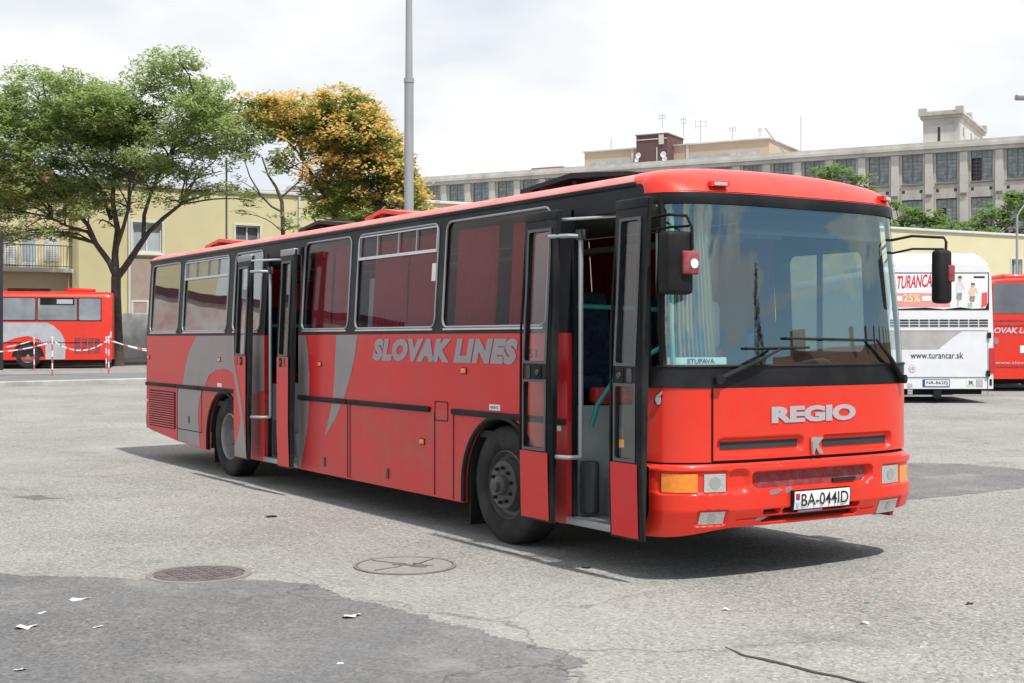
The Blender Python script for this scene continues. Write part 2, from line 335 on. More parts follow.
sheet('asphalt_stain', [(-7.9, -2.7), (-7.5, -2.55), (-7.45, -2.25), (-7.9, -2.4)], mat('oily_stain', (.13, .12, .105), .8, var=.3), .003, 'small dark stain at the left', jag=.2)
CRK = mat('crack_dark', (.05, .045, .04), .95)
sheet('ground_crack', [(1.47, -.9), (1.67, -.96), (1.8, -.935), (1.96, -.91), (2.13, -.905), (2.26, -.865), (2.42, -.86), (2.6, -.8), (2.6, -.78), (2.40, -.83), (2.26, -.84), (2.12, -.875), (1.96, -.885), (1.8, -.90), (1.67, -.935), (1.47, -.895)], CRK, .005, 'dark crack in the asphalt at the lower right', jag=.015, sub=30)
# platform and kerb across the yard
KERB = mat('kerb_concrete', (.42, .41, .38), .85, var=.15, scale=1.5, dirt=(.2, .19, .17), dirt_amt=.5, bump=.3)
def strip(name, x0, x1, y0, y1, h, m, label, step=1.0):
    mb = MB(); n = int((y1-y0)/step)
    sec = [(x0, -.2), (x0, h-.02), (x0-.02, h), (x1, h), (x1, -.2)]
    vs = []; 
    for i in range(n+1):
        y = y0+(y1-y0)*i/n
        vs += [(x, y, gz(x, y)+z) for x, z in sec]
    k = len(sec); fs = [(i*k+j, i*k+j+1, (i+1)*k+j+1, (i+1)*k+j) for i in range(n) for j in range(k-1)]
    mb.add(vs, fs); return tag(mb.build(name, m), label, kind='structure')
strip('kerb', -33.4, -33.75, -30, 17, .14, KERB, 'pale concrete kerb of the bus platform at the left')
strip('platform', -33.76, -37.6, -30, 17, .135, mat('platform_asphalt', (.17, .17, .172), .9, var=.12, scale=1.0, bump=.2), 'raised grey asphalt platform behind the kerb')
sheet('road', [(-37.7, -30), (-37.7, 17), (-50, 40), (-53, 40), (-53, -30)], mat('road_asphalt', (.14, .14, .145), .9, var=.12), .004, 'grey road behind the platform')
strip('sidewalk', -49.5, -56.2, -30, 60, .12, mat('sidewalk_paving', (.2, .19, .175), .9, var=.2), 'pavement along the yellow building')

# manhole covers and litter
RUST = mat('rusty_iron', (.15, .13, .125), .75, metal=.3, var=.3, scale=25, bump=.6, bscale=90)
t = thing('manhole_cover', (-2.26, -2.58, 0), 'round rusty brown iron manhole cover at the edge of the dark patch', 'manhole cover')
MB().lathe((0, 0, 0), [(0, .012), (.30, .012), (.31, .010), (.315, 0)], 48, 'z').build('cover_plate', RUST, t)
MB().lathe((0, 0, 0), [(.325, 0), (.325, .010), (.37, .009), (.372, 0)], 48, 'z').build('cover_ring', mat('iron_ring', (.21, .19, .175), .8, var=.2), t)
mb = MB()
for i in range(-3, 4):
    for j in range(-3, 4):
        if i*i+j*j < 10: mb.box(i*.085-.028, j*.085-.028, .0122, i*.085+.028, j*.085+.028, .016)
mb.build('tread_pattern', RUST, t)['kind'] = 'stuff'
t = thing('manhole_cover', (-1.79, -1.16, 0), 'round manhole cover filled with pale asphalt, thin dark iron ring and wavy mark', 'manhole cover')
MB().lathe((0, 0, 0), [(.362, .003), (.362, .011), (.382, .011), (.383, .003)], 56, 'z').build('ring', mat('worn_ring', (.20, .17, .155), .8, var=.3, scale=8), t)
MB().lathe((0, 0, 0), [(0, .009), (.352, .009), (.353, .003)], 48, 'z').build('asphalt_fill', mat('cover_fill', (.245, .235, .22), .9, var=.15, scale=30), t)
mb = MB()
for pts in ([(-.3, -.12), (-.12, -.05), (-.02, .02)], [(.0, -.02), (.05, .05), (-.02, .08), (.06, .12)], [(.03, .02), (.10, .0), (.18, .07), (.12, .12)], [(.1, -.3), (.06, -.1), (.0, .0)], [(-.12, .31), (-.05, .2), (.02, .1), (.05, .0)], [(-.05, -.08), (.06, .02), (.14, .16)]):
    mb.tube([(x, y, .0105) for x, y in pts], .006, 5)
mb.build('raised_mark', RUST, t)
PAPER = mat('litter_paper', (.54, .54, .53), .8, var=.25, scale=30)
def scrap(x, y, s, label, m=PAPER, seed=0):
    rnd = random.Random(seed); mb = MB(); n = 9; vs = [(x, y, .012*s/.1+.004)]
    for i in range(n):
        a = 2*pi*i/n; r = s*rnd.uniform(.5, 1.1); vs.append((x+r*cos(a), y+r*sin(a)*1.3, .003+rnd.choice((.0, .008, .018))*s/.06))
    base = [(vx, vy, .001) for vx, vy, vz in vs]
    mb.add(vs, [(0, 1+i, 1+(i+1) % n) for i in range(n)]); mb.add(base, [(0, 1+(i+1) % n, 1+i) for i in range(n)])
    centred(mb.build('litter', m), label, 'litter')
for i, (x, y, s, lb) in enumerate([(-.35, -2.29, .062, 'crumpled white paper lying near the middle of the dark patch'), (-1.78, -3.55, .06, 'torn white and grey scrap on the dark patch below the rusty cover'),
        (-1.09, -4.03, .055, 'largest pale scrap at the left edge of the dark patch'), (-.06, -4.28, .035, 'small pale scrap near the lower left corner of the photo'), (.68, -2.84, .022, 'tiny white chip on the dark patch near the bottom edge'),
        (-.87, -3.68, .03, 'bluish white flake on the dark patch between two larger scraps'), (.71, -.22, .03, 'pale scrap on light asphalt in front of the bus shadow'), (1.46, .2, .035, 'flat whitish flake on pale asphalt at the lower right'),
        (-1.46, -3.85, .03, 'thin pale flake beside the large scrap at the far left')]): scrap(x, y, s, lb, seed=i)
scrap(1.03, .69, .016, 'tiny green bottle shard on the pale asphalt', mat('green_shard', (.01, .25, .1), .2), 40)
scrap(-2.29, -3.02, .016, 'tiny orange scrap left of the rusty manhole cover', mat('orange_scrap', (.6, .22, .03), .7), 41)
for i, (x, y, s, lb) in enumerate([(1.40, 1.22, .03, 'dark twig-like scrap on the asphalt right of the bus'), (-4.9, -.96, .05, 'black scrap on the asphalt left of the bus skirt'), (-1.0, -.07, .035, 'dark scrap just in front of the bus shadow edge')]): scrap(x, y, s, lb, INK, 50+i)

# ------------------------------------------------------------------ the bus
BUS = thing('coach_bus', (-6, 1.25, 0), 'large red intercity bus with silver lettering and both passenger doors open, nearest in the yard', 'bus', worldspace=True)
def lean(z): return .06*max(0, z-1.75)
def near(a, b, d): return (a, lean(b)+d, b)          # door side skin
def far(a, b, d): return (a, 2.5-lean(b)-d, b)       # driver's side skin
def X0(z):
    if z < .80: return .04-max(0, .5-z)*.35
    if z < 1.5: return 0.0
    return -(z-1.5)*.075
def FS(t, z, off=0.0):                                # curved front surface: t = -1 door side .. +1 driver's side
    s = min(1, abs(t)); q = sqrt(max(0, 1-s**4)); x = X0(z)-.36*(1-q)
    nx = Vector((max(q, .05), (s**3)*(1 if t > 0 else -1)*.55, 0)).normalized()
    return Vector((x+nx.x*off, 1.25+(1.25-.06*max(0, z-1.75))*t+nx.y*off, z))
def tu(u, t0=-1.0, t1=1.0):                           # u 0..1 -> t, denser at the corners
    a = -cos(pi*u); return t0+(t1-t0)*(a+1)/2
def part(mb, name, m, smooth=False, parent=None): return mb.build(name, m, parent or BUS, smooth)
def arch(cx, r, zc, z0, n=18):
    return [(cx-r, z0)]+[(cx+r*cos(pi-pi*i/n), zc+r*sin(pi-pi*i/n)*.98) for i in range(n+1)]+[(cx+r, z0)]
ZB, ZT = 1.74, 2.80
AF, AR = (-2.30, .61, .45), (-8.77, .60, .45)
# lower side panels, door side
o1 = [(-11.93, 1.05)]+[(-11.93, ZB), (-7.45, ZB), (-7.45, 1.05)]
mb = MB(); mb.plate([(-11.93, 1.06), (-11.93, ZB), (-7.46, ZB), (-7.46, 1.06)], [], .04, near)
part(mb, 'side_panel', REDS)
mb = MB()
mb.plate([(-11.93, .43), (-11.68, .40), (-10.57, .32), (-9.56, .28)]+arch(*AR, .28)+[(-7.46, .28), (-7.46, 1.06), (-11.93, 1.06)], [], .04, near)
part(mb, 'lower_side_panel', REDL)
mb = MB(); mb.plate([(-6.48, 1.06), (-6.48, ZB), (-1.34, ZB), (-1.34, 1.06)], [], .04, near); part(mb, 'side_panel', REDS)
mb = MB(); mb.plate([(-6.48, .28), *[(x, z) for x, z in arch(*AF, .28)], (-1.34, .28), (-1.34, 1.06), (-6.48, 1.06)], [], .04, near); part(mb, 'lower_side_panel', REDL)
# window band with rounded openings
WN = [(-11.80, -10.58), (-10.38, -8.72), (-8.50, -7.62), (-6.40, -5.24), (-5.07, -3.43), (-3.29, -1.64)]
WZ0, WZ1 = 1.80, 2.735
bandh = [rrect(a, WZ0, b, WZ1, .08)[::-1] for a, b in WN]
mb = MB(); mb.plate([(-11.93, ZB), (-7.46, ZB), (-7.46, 2.68), (-6.48, 2.68), (-6.48, ZB), (-1.34, ZB), (-1.34, 2.68), (-.52, 2.68), (-.52, .3), (-.37, .3), (-.37, 1.5), (-.45, 2.70), (-.50, ZT), (-11.93, ZT)], bandh, .045, near)
part(mb, 'window_band', BLACK)
def window(a, b, gm, side=near, slider=False, z0=WZ0, z1=WZ1, fm=RUB):
    f = MB(); lp = rrect(a, z0, b, z1, .08); f.tube([side(x, z, -.002) for x, z in lp], .011, 6, closed=True)
    fo = part(f, 'window_frame', ALUD if side is near else RUB, True)
    g = MB(); g.plate(lp, [], .006, lambda x, z, d: side(x, z, d+.014)); part(g, 'pane', gm, parent=fo)
    if side is near:      # light sill strip
        s = MB(); s.box(a+.03, -.014, z0-.028, b-.03, .0, z0-.012, .004); part(s, 'sill_strip', ALU, parent=fo)
    if slider:
        s = MB(); zz = z0+.68
        for p in ((a+.02, zz, b-.02, zz+.028), (a+.03, z1-.03, b-.03, z1-.018), (a+.012, zz, a+.026, z1-.03), (b-.026, zz, b-.012, z1-.03)):
            s.plate([(p[0], p[1]), (p[2], p[1]), (p[2], p[3]), (p[0], p[3])], [], .03, lambda x, z, d: side(x, z, d-.012))
        for k in (.25, .52, .74):
            x = a+(b-a)*k; s.plate([(x, zz+.03), (x+.009, zz+.03), (x+.009, z1-.03), (x, z1-.03)], [], .02, lambda x, z, d: side(x, z, d-.006))
        part(s, 'sliding_frame', ALU, parent=fo)
for i, (a, b) in enumerate(WN):
    window(a, b, G_REAR if i < 3 else G_SIDE, near, i in (1, 4))
# driver's side shell
FWN = [(-11.80, -10.58), (-10.38, -8.72), (-8.50, -6.75), (-6.55, -5.24), (-5.07, -3.43), (-3.29, -1.64), (-1.50, -.62)]
mb = MB(); mb.plate([(-11.93, .43), (-11.68, .40), (-9.56, .28)]+arch(*AR, .28)+arch(*AF, .28)+[(-.36, .28), (-.36, 1.5), (-11.93, 1.5)], [], .04, far); part(mb, 'side_panel', REDS)
mb = MB(); mb.plate([(-11.93, 1.5), (-.37, 1.5), (-.46, 2.7), (-.5, ZT), (-11.93, ZT)], [rrect(a, WZ0 if k < 6 else 1.58, b, WZ1 if k < 6 else 2.42, .08)[::-1] for k, (a, b) in enumerate(FWN)], .045, far); part(mb, 'window_band', BLACK)
G_DRV = glass('driver_glass', (.50, .54, .53), 1.3)
for k, (a, b) in enumerate(FWN): window(a, b, G_SIDE if k < 6 else G_DRV, far, z0=WZ0 if k < 6 else 1.58, z1=WZ1 if k < 6 else 2.42)
part(MB().box(-1.12, 2.42, 1.58, -1.09, 2.46, 2.42), 'window_divider', RUB)
# rear wall
def rearf(u, v):
    z = .42+v*2.38; t = tu(u); s = abs(t); q = sqrt(max(0, 1-s**6)); return (-11.93-.10*q-.02*(1-v), 1.25+(1.25-lean(z))*t, z)
part(MB().grid(rearf, 30, 14), 'rear_panel', REDS, True)
part(MB().box(-12.16, .04, .42, -11.9, 2.46, .66, .06), 'rear_bumper', REDL, True)
# roof
def roofprof(t): return (1.25+1.18*t, 2.80+.172*(1-abs(t)**2.6)**.42)
def rooff(u, v):
    t = tu(u); y, z = roofprof(t); x = -11.98+v*(11.19+.2*abs(t)**8); return (x, y, z)
mb = MB().grid(rooff, 36, 20); mb.grid(lambda u, v: (-11.98, roofprof(tu(u))[0], 2.78+(roofprof(tu(u))[1]-2.78)*v), 36, 2); part(mb, 'roof', ROOFP, True)
def domef(u, v):
    t = tu(u); p = FS(t, 2.725, .012); y1, z1 = roofprof(t); x = p.x+(-.80+.20*abs(t)**8-p.x)*v; g = 1-(1-v)**(3.2+3*abs(t)**8)
    return (x, p.y+(y1-p.y)*min(1, v*2.2), p.z+(max(z1, 2.80)+.004-p.z)*g)
part(MB().grid(domef, 44, 26), 'front_roof_cap', RED, True)
mb = MB().box(-11.97, -.012+lean(2.8), 2.785, -.58, .06+lean(2.8), 2.825, .012); mb.box(-11.97, 2.44-lean(2.8), 2.785, -.58, 2.51-lean(2.8), 2.825, .012); part(mb, 'rain_gutter', BLACK, True)
# roof hatches propped open
def hatch(x0, x1, z, m, rise, name='roof_hatch'):
    xm = (x0+x1)/2; mb = MB()
    mb.box(x0, .80, z, x1, 1.70, z+.02)
    pts = [(x0-.04, z+.05), (xm, z+.05+rise), (x1+.04, z+.05), (x1+.04, z+.085), (xm, z+.095+rise), (x0-.04, z+.085)]
    mb.plate(pts, [], .98, lambda a, b, d: (a, .76+d, b)); o = part(mb, name, m)
    s = MB()
    for x in (x0+.1, xm-.03, x1-.15): s.box(x, .80, z+.02, x+.06, .84, z+.05+rise*.6)
    part(s, 'hatch_support', DARK, parent=o)
hatch(-3.15, -1.62, 2.97, BLACK, .06); hatch(-6.35, -5.6, 2.965, RED, .055); hatch(-8.2, -7.1, 2.965, BLACK, .06); hatch(-11.6, -10.5, 2.965, RED, .055)
# floor, underbody, wheel wells
mb = MB(); mb.box(-11.9, .05, .86, -7.48, 2.45, .92); mb.box(-7.48, 1.02, .86, -6.46, 2.45, .92); mb.box(-6.46, .05, .86, -1.36, 2.45, .92); mb.box(-1.36, 1.02, .86, -.4, 2.4, .92)
mb.plate([FS(-.97+1.94*i/20, .88, -.03).xy[:] for i in range(21)]+[(-.495, 2.44), (-.495, .06)], [], .04, lambda a, b, d: (a, b, .86+d)); part(mb, 'cabin_floor', INTD)
mb = MB(); mb.box(-8.1, .12, .34, -7.5, 2.4, .84); mb.box(-11.6, .25, .46, -9.5, 2.3, .84); mb.box(-6.44, .06, .31, -2.98, 2.44, .84); mb.box(-1.66, .16, .42, -1.40, 2.4, .84); mb.box(-9.5, .62, .5, -8.1, 1.9, .84); mb.box(-2.98, .62, .5, -1.66, 1.9, .84); mb.box(-1.3, 1.1, .40, -.42, 2.3, .84)
mb.box(-.36, .3, .42, -.14, 2.2, .8)
part(mb, 'chassis', DARK)
for (cx, r, zc) in (AF, AR):
    for ys in ((.04, .60), (1.90, 2.46)):
        n = 16; pts = [(cx+(r-.004)*cos(pi-pi*i/n), zc+(r-.004)*sin(pi-pi*i/n)*.98) for i in range(n+1)]; pts = [(cx-r+.004, .3)]+pts+[(cx+r-.004, .3)]
        vs = []
        for x, z in pts: vs += [(x, ys[0], z), (x, ys[1], z)]
        part(MB().add(vs, [(2*i, 2*i+1, 2*i+3, 2*i+2) for i in range(len(pts)-1)]), 'wheel_housing', DARK, True)
for (cx, r, zc) in (AF, AR):
    mb = MB(); n = 22; mb.tube([(cx-r, -.004, .29)]+[(cx+r*cos(pi-pi*i/n), -.004, zc+r*sin(pi-pi*i/n)*.98) for i in range(n+1)]+[(cx+r, -.004, .29)], .022, 8); part(mb, 'wheel_arch_trim', RUB, True)
# wheels
def wheel(cx, cy, s, front, name='wheel'):
    """s=-1: outside faces -Y"""
    R = .49; z = .488
    def pr(p): return [(r, h*(-s)) for r, h in p]
    tyre = MB().lathe((cx, cy, z), pr([(.285, .02), (.30, .0), (.34, -.015), (.40, -.018), (.445, -.012), (.475, .004), (.488, .03), (.49, .06), (.49, .21), (.487, .24), (.46, .27), (.30, .285), (.285, .27)]), 56)
    n = 56
    for g in (.08, .12, .155, .19): pass
    w_ = part(tyre, name, TYRE, True)
    if front:
        part(MB().lathe((cx, cy, z), pr([(.288, .012), (.275, .004), (.268, .02), (.255, .05), (.225, .06), (.205, .02), (.20, -.02), (.19, -.028), (.085, -.028), (.08, -.02)]), 44), 'rim', HUB, True, w_)
        part(MB().lathe((cx, cy, z), pr([(.085, -.02), (.082, -.065), (.07, -.08), (.055, -.085), (.05, -.12), (.03, -.128), (0, -.13)]), 28), 'hub', HUB, True, w_)
        nr, nh = .145, -.028
    else:
        part(MB().lathe((cx, cy, z), pr([(.29, .010), (.278, .0), (.27, .012), (.262, .05), (.25, .12), (.235, .165), (.12, .17), (.11, .16)]), 44), 'rim', STEEL, True, w_)
        part(MB().lathe((cx, cy, z), pr([(.11, .17), (.105, .06), (.09, .04), (0, .035)]), 28), 'hub', HUB, True, w_)
        nr, nh = .165, .17
    for k in range(10):
        a = 2*pi*k/10+.2; x = cx+nr*cos(a); zz = z+nr*sin(a)
        part(MB().cyl((x, cy+nh*(-s), zz), (x, cy+(nh-.03)*(-s), zz), .0155, 6), 'wheel_nut', DARK if front else HUB, False, w_)
    return w_
wheel(-2.30, .045, -1, True); wheel(-8.77, .06, -1, False); wheel(-2.30, 2.455, 1, True); wheel(-8.77, 2.44, 1, False)
mb = MB(); mb.box(-2.30, .3, .44, -2.22, 2.2, .54); mb.box(-8.85, .3, .42, -8.69, 2.2, .56); part(mb, 'axle', DARK)
part(MB().box(-2.90, .05, .09, -2.875, .40, .62, .005), 'mudflap', RUB); part(MB().box(-9.36, .08, .12, -9.335, .62, .6, .005), 'mudflap', RUB)
# rub rails
for a, b in ((-11.95, -10.60), (-10.58, -9.66), (-9.64, -8.30), (-6.47, -5.24), (-5.22, -3.50), (-3.10, -1.36)):
    part(MB().box(a, -.022, 1.035, b, .0, 1.085, .008), 'rub_rail', RUB, True)
# livery shapes (thin foil on the panels)
def foil(pts, name, m, d=-.003, parent=None): return part(MB().plate(pts, [], .0025, lambda a, b, q: near(a, b, q+d)), name, m, parent=parent)
foil([(-9.80, 1.735), (-7.47, 1.735), (-7.47, 1.09), (-8.40, 1.09), (-8.45, 1.28), (-8.7, 1.33), (-9.03, 1.31), (-9.31, 1.24), (-9.48, 1.09), (-10.36, 1.09), (-10.27, 1.28), (-10.10, 1.52)], 'livery_shape', GREY)
foil([(-10.55, 1.03), (-9.60, 1.03), (-9.70, .87), (-9.74, .67), (-9.66, .30), (-10.55, .33)], 'livery_shape', GREY)
foil([(-6.47, 1.735), (-6.28, 1.735), (-6.22, 1.56), (-6.18, 1.30), (-6.19, 1.09), (-6.47, 1.09)], 'livery_shape', GREY)
foil([(-6.47, 1.03), (-6.19, 1.03), (-6.22, .78), (-6.30, .55), (-6.42, .29), (-6.47, .29)], 'livery_shape', GREY)
foil([(-5.50, 1.735), (-5.00, 1.735), (-5.07, 1.50), (-5.19, 1.27), (-5.32, 1.09), (-5.58, 1.09), (-5.54, 1.36)], 'livery_shape', GREY)
foil([(-5.60, 1.03), (-5.37, 1.03), (-5.52, .87), (-5.79, .67), (-5.66, .92)], 'livery_shape', GREY)
def side_text(s, x0, x1, z0, z1, m, bold=0, shear=0, d=-.004, name='lettering', space=1.0):
    return part(text_mesh(MB(), s, lambda u, v: (x0+(x1-x0)*u, d, z0+(z1-z0)*v), bold, shear, space), name, m)
side_text('SLOVAK LINES', -4.66, -2.03, 1.485, 1.70, TXT, .078, .24, space=1.13)
# seams, lamps, latches
def seam(x0, z0, x1, z1):
    wv = .005; return part(MB().plate([(x0-wv, z0-wv), (x1+wv, z0-wv), (x1+wv, z1+wv), (x0-wv, z1+wv)], [], .002, lambda a, b, q: near(a, b, q-.0065)), 'panel_gap', DARK)
for s in ((-10.56, .33, -10.56, 1.03), (-10.54, .49, -9.60, .49), (-9.6, .49, -9.6, 1.03), (-5.23, .30, -5.23, 1.03), (-5.17, .30, -5.17, 1.03), (-3.42, .30, -3.42, 1.03), (-3.08, .30, -3.08, 1.03), (-11.93, 1.40, -11.93, 1.41)): seam(*s)
for (x, z) in ((-5.91, 1.43), (-2.90, 1.42), (-3.65, .76), (-11.84, 1.44), (-8.94, 1.44), (-11.86, .82)):
    o = part(MB().box(x-.038, -.016, z-.022, x+.038, .0, z+.022, .008), 'side_marker_lamp', AMB, True); part(MB().box(x-.044, -.006, z-.028, x+.044, -.0005, z+.028), 'lamp_base', RUB, parent=o)
for (x, z) in ((-5.79, .41), (-4.34, .41), (-10.09, .63)): part(MB().box(x-.02, -.012, z-.05, x+.02, .0, z+.05, .006), 'latch', HUB, True)
part(MB().plate(rrect(-3.42, .965, -3.18, 1.14, .02), [rrect(-3.412, .973, -3.188, 1.132, .018)[::-1]], .003, lambda a, b, q: near(a, b, q-.005)), 'fuel_flap', DARK)
o = foil([(-2.48, 1.10), (-2.31, 1.10), (-2.31, 1.15), (-2.48, 1.15)], 'sticker', PLATE); part(text_mesh(MB(), '100ATL', lambda u, v: (-2.46+.13*u, -.0045, 1.113+.024*v), .01), 'sticker_text', INK, parent=o)
foil([(-9.02, 1.10), (-8.86, 1.10), (-8.86, 1.145), (-9.02, 1.145)], 'sticker', PLATE)
foil([(-1.66, .985), (-1.42, .985), (-1.42, 1.025), (-1.66, 1.025)], 'sticker', PLATE)
side_text('251', -1.97, -1.76, 1.545, 1.615, INK, .01)
part(MB().plate([(-3.55, 2.22), (-3.475, 2.22), (-3.475, 2.38), (-3.55, 2.38)], [], .002, lambda a, b, q: near(a, b, q+.008)), 'window_sticker', PLATE)
# engine vent
vt = part(MB().plate(rrect(-11.83, .47, -10.65, .98, .02), [], .004, lambda a, b, q: near(a, b, q-.0035)), 'engine_vent', mat('vent_dark_red', (.10, .012, .012), .8))
for k in range(15):
    z = .49+k*.0325
    part(MB().plate([(-11.81, z), (-10.67, z), (-10.67, z+.0145), (-11.81, z+.0145)], [], .016, lambda a, b, q: (a, lean(b)-.022+q+(b-z)*.7, b)), 'vent_slat', REDL, parent=vt)
# ---- front
part(MB().grid(lambda u, v: FS(-1+.262*u, .835+.52*v), 14, 6), 'front_corner_panel', RED, True)
def rr_sdf(a, b, a0, b0, a1, b1, r):
    qx = abs(a-(a0+a1)/2)-(a1-a0)/2+r; qy = abs(b-(b0+b1)/2)-(b1-b0)/2+r
    return min(max(qx, qy), 0)+sqrt(max(qx, 0)**2+max(qy, 0)**2)-r
def sm(x): x = max(0, min(1, x)); return x*x*(3-2*x)
def carve(t, z, boxes):
    d = 0
    for (t0, z0, t1, z1, r, dep, edge) in boxes:
        e = rr_sdf(t*1.25, z, t0*1.25, z0, t1*1.25, z1, r); d = max(d, dep*sm(-e/edge+.5))
    return d
HB = [(-.70, .892, -.085, .992, .04, .035, .02), (.070, .872, .69, .984, .04, .035, .02)]
def hatchf(u, v):
    t = -.728+1.658*u; z = .845+.505*v; return FS(t, z, .006-carve(t, z, HB)+.018*sm((.03-abs(z-.872+.005*t))/.03)*0)
part(MB().grid(hatchf, 170, 50), 'front_hatch', RED, True)
part(MB().grid(lambda u, v: FS(.936+.064*u, .835+.52*v), 8, 6), 'front_corner_panel', RED, True)
for (t0, t1, z) in ((-.675, -.11, .944), (.095, .665, .93)):
    gr = part(MB().grid(lambda u, v: FS(t0+(t1-t0)*u, z-.026+.052*v, -.024), 30, 2), 'front_grille', INTD, True)
BB = [(-.50, .655, .45, .755, .035, .05, .02), (-.475, .625, .42, .70, .05, .05, .03), (-.655, .625, -.53, .77, .05, .03, .05),
      (-.995, .62, -.665, .775, .02, .018, .012), (-.835, .395, -.665, .505, .015, .016, .012), (.54, .59, .99, .745, .02, .018, .012), (.52, .36, .75, .485, .015, .016, .012),
      (-.42, .455, -.30, .487, .01, .05, .012), (-.27, .455, .34, .487, .01, .05, .012), (-.42, .40, .33, .437, .01, .05, .012), (-.60, .425, -.46, .433, .003, .012, .006), (.36, .425, .48, .433, .003, .012, .006)]
def zbot(t): return .375-.06*sm((-t-.6)/.4)+.03*sm((t-.5)/.4)
def bumpf(u, v):
    t = tu(u)*.5+(-1+2*u)*.5; z = zbot(t)+(.822-zbot(t))*v; return FS(t, z, .018-.018*sm((v-.93)/.07)-carve(t, z, BB))
part(MB().grid(bumpf, 300, 60), 'front_bumper', RED, True)
part(MB().grid(lambda u, v: FS(-.995+1.99*u, .8+.05*v, -.012), 40, 1), 'bumper_gap', DARK, True)
part(MB().grid(lambda u, v: FS(-.985+1.97*u, zbot(-.985+1.97*u)+.005, -.002-.5*v*.5), 40, 2), 'bumper_underside', DARK, True)
part(MB().grid(lambda u, v: FS(-.47+.895*u, .640+.112*v, -.028), 30, 2), 'bumper_inset', MAROON, True)
part(MB().grid(lambda u, v: FS(-.41+.735*u, .402+.082*v, -.028), 30, 2), 'lower_intake', DARK, True)
def block(t0, z0, t1, z1, off, th, n=8):
    mb = MB(); mb.grid(lambda u, v: FS(t0+(t1-t0)*u, z0+(z1-z0)*v, off), n, 2)
    edge = [(i/n, 0) for i in range(n+1)]+[(1, .5)]+[(1-i/n, 1) for i in range(n+1)]+[(0, .5)]
    vs = []
    for u, v in edge: vs += [FS(t0+(t1-t0)*u, z0+(z1-z0)*v, off), FS(t0+(t1-t0)*u, z0+(z1-z0)*v, off-th)]
    k = len(edge); mb.add(vs, [(2*i, 2*i+1, 2*((i+1) % k)+1, 2*((i+1) % k)) for i in range(k)]); return mb
def lamp(t0, z0, t1, z1, m, name, off=.008):
    b_ = part(block(t0-.008, z0-.008, t1+.008, z1+.008, off-.008, .02), name, RUB, True); part(block(t0, z0, t1, z1, off, .02), 'lens', m, True, b_)
lamp(-.982, .632, -.835, .760, AMB, 'indicator_lamp'); lamp(-.802, .632, -.678, .758, LENS, 'headlight'); lamp(-.82, .405, -.678, .495, LENS, 'fog_lamp')
for t_, z_, r_ in ((-.74, .695, .042), (.636, .667, .042), (-.749, .45, .03), (.634, .424, .028)):
    part(MB().plate([(t_+r_*.8*cos(2*pi*i/20), z_+r_*sin(2*pi*i/20)) for i in range(20)], [], .001, lambda p, q, d: FS(p, q, .0105-d)), 'reflector', mat('lamp_inner', (.52, .53, .52), .12, metal=.7))
lamp(.55, .60, .722, .735, LENS, 'headlight'); lamp(.745, .592, .93, .722, AMB, 'indicator_lamp'); lamp(.535, .372, .732, .475, LENS, 'fog_lamp')
part(MB().grid(lambda u, v: FS(tu(u), 1.352+.15*v, .006), 50, 3), 'black_front_band', BLACK, True)
part(MB().grid(lambda u, v: FS(-.737+.004*u, .84+.515*v, .008), 1, 3), 'panel_gap', DARK)
# windscreen
ws = part(MB().grid(lambda u, v: FS(-.985+1.97*u, 1.50+1.175*v, -.006), 60, 10), 'windscreen', G_WIND, True)
for (a, b, z0, z1, off, nm) in ((-1, 1, 2.645, 2.735, .008, 'windscreen_header'),): part(MB().grid(lambda u, v: FS(tu(u), z0+(z1-z0)*v, off+.006*sin(pi*v)), 50, 5), nm, BLACK, True)
part(MB().tube([FS(-.985+1.97*i/50, 1.502, .004) for i in range(51)], .012, 6), 'windscreen_seal', RUB, True, ws)
for t in (-.968, .985):
    part(MB().tube([FS(t, 1.5+1.2*i/8, -.01) for i in range(9)], .026 if t < 0 else .018, 8), 'windscreen_pillar', RUB, True)
part(MB().tube([FS(-.93, 1.51+1.15*i/8, -.045) for i in range(9)], .017, 8), 'inner_pillar', TEAL if False else mat('pale_teal', (.20, .42, .38), .5), True)
for t in (-.66, .82):
    o = part(block(t-.06, 2.770, t+.06, 2.805, .018, .06), 'marker_lamp', RED, True); part(block(t-.042, 2.776, t+.042, 2.799, .024, .01), 'lens', LENS, True, o)
def front_text(s, t0, t1, z0, z1, m, bold=0, name='lettering', off=.012, parent=None, slope=0):
    return part(text_mesh(MB(), s, lambda u, v: FS(t0+(t1-t0)*u, z0+(z1-z0)*v+slope*u, off), bold), name, m, parent=parent)
front_text('REGIO', -.335, .345, 1.092, 1.212, TXTF, .06)
# front emblem: angular chrome letter on its badge
em = part(MB().plate([(-.030, .858), (-.012, .858), (.004, .905), (.030, .858), (.062, .858), (.022, .925), (.062, .972), (.056, .980), (-.034, .980)], [], .014, lambda a, b, d: FS(a, b, .026-d)), 'emblem', CHR)
part(MB().plate([(-.028, .862), (-.014, .862), (-.005, .90), (-.002, .935), (-.028, .95)], [], .004, lambda a, b, d: FS(a, b, .0295-d)), 'emblem_mark', mat('emblem_grey', (.30, .30, .31), .4), parent=em)
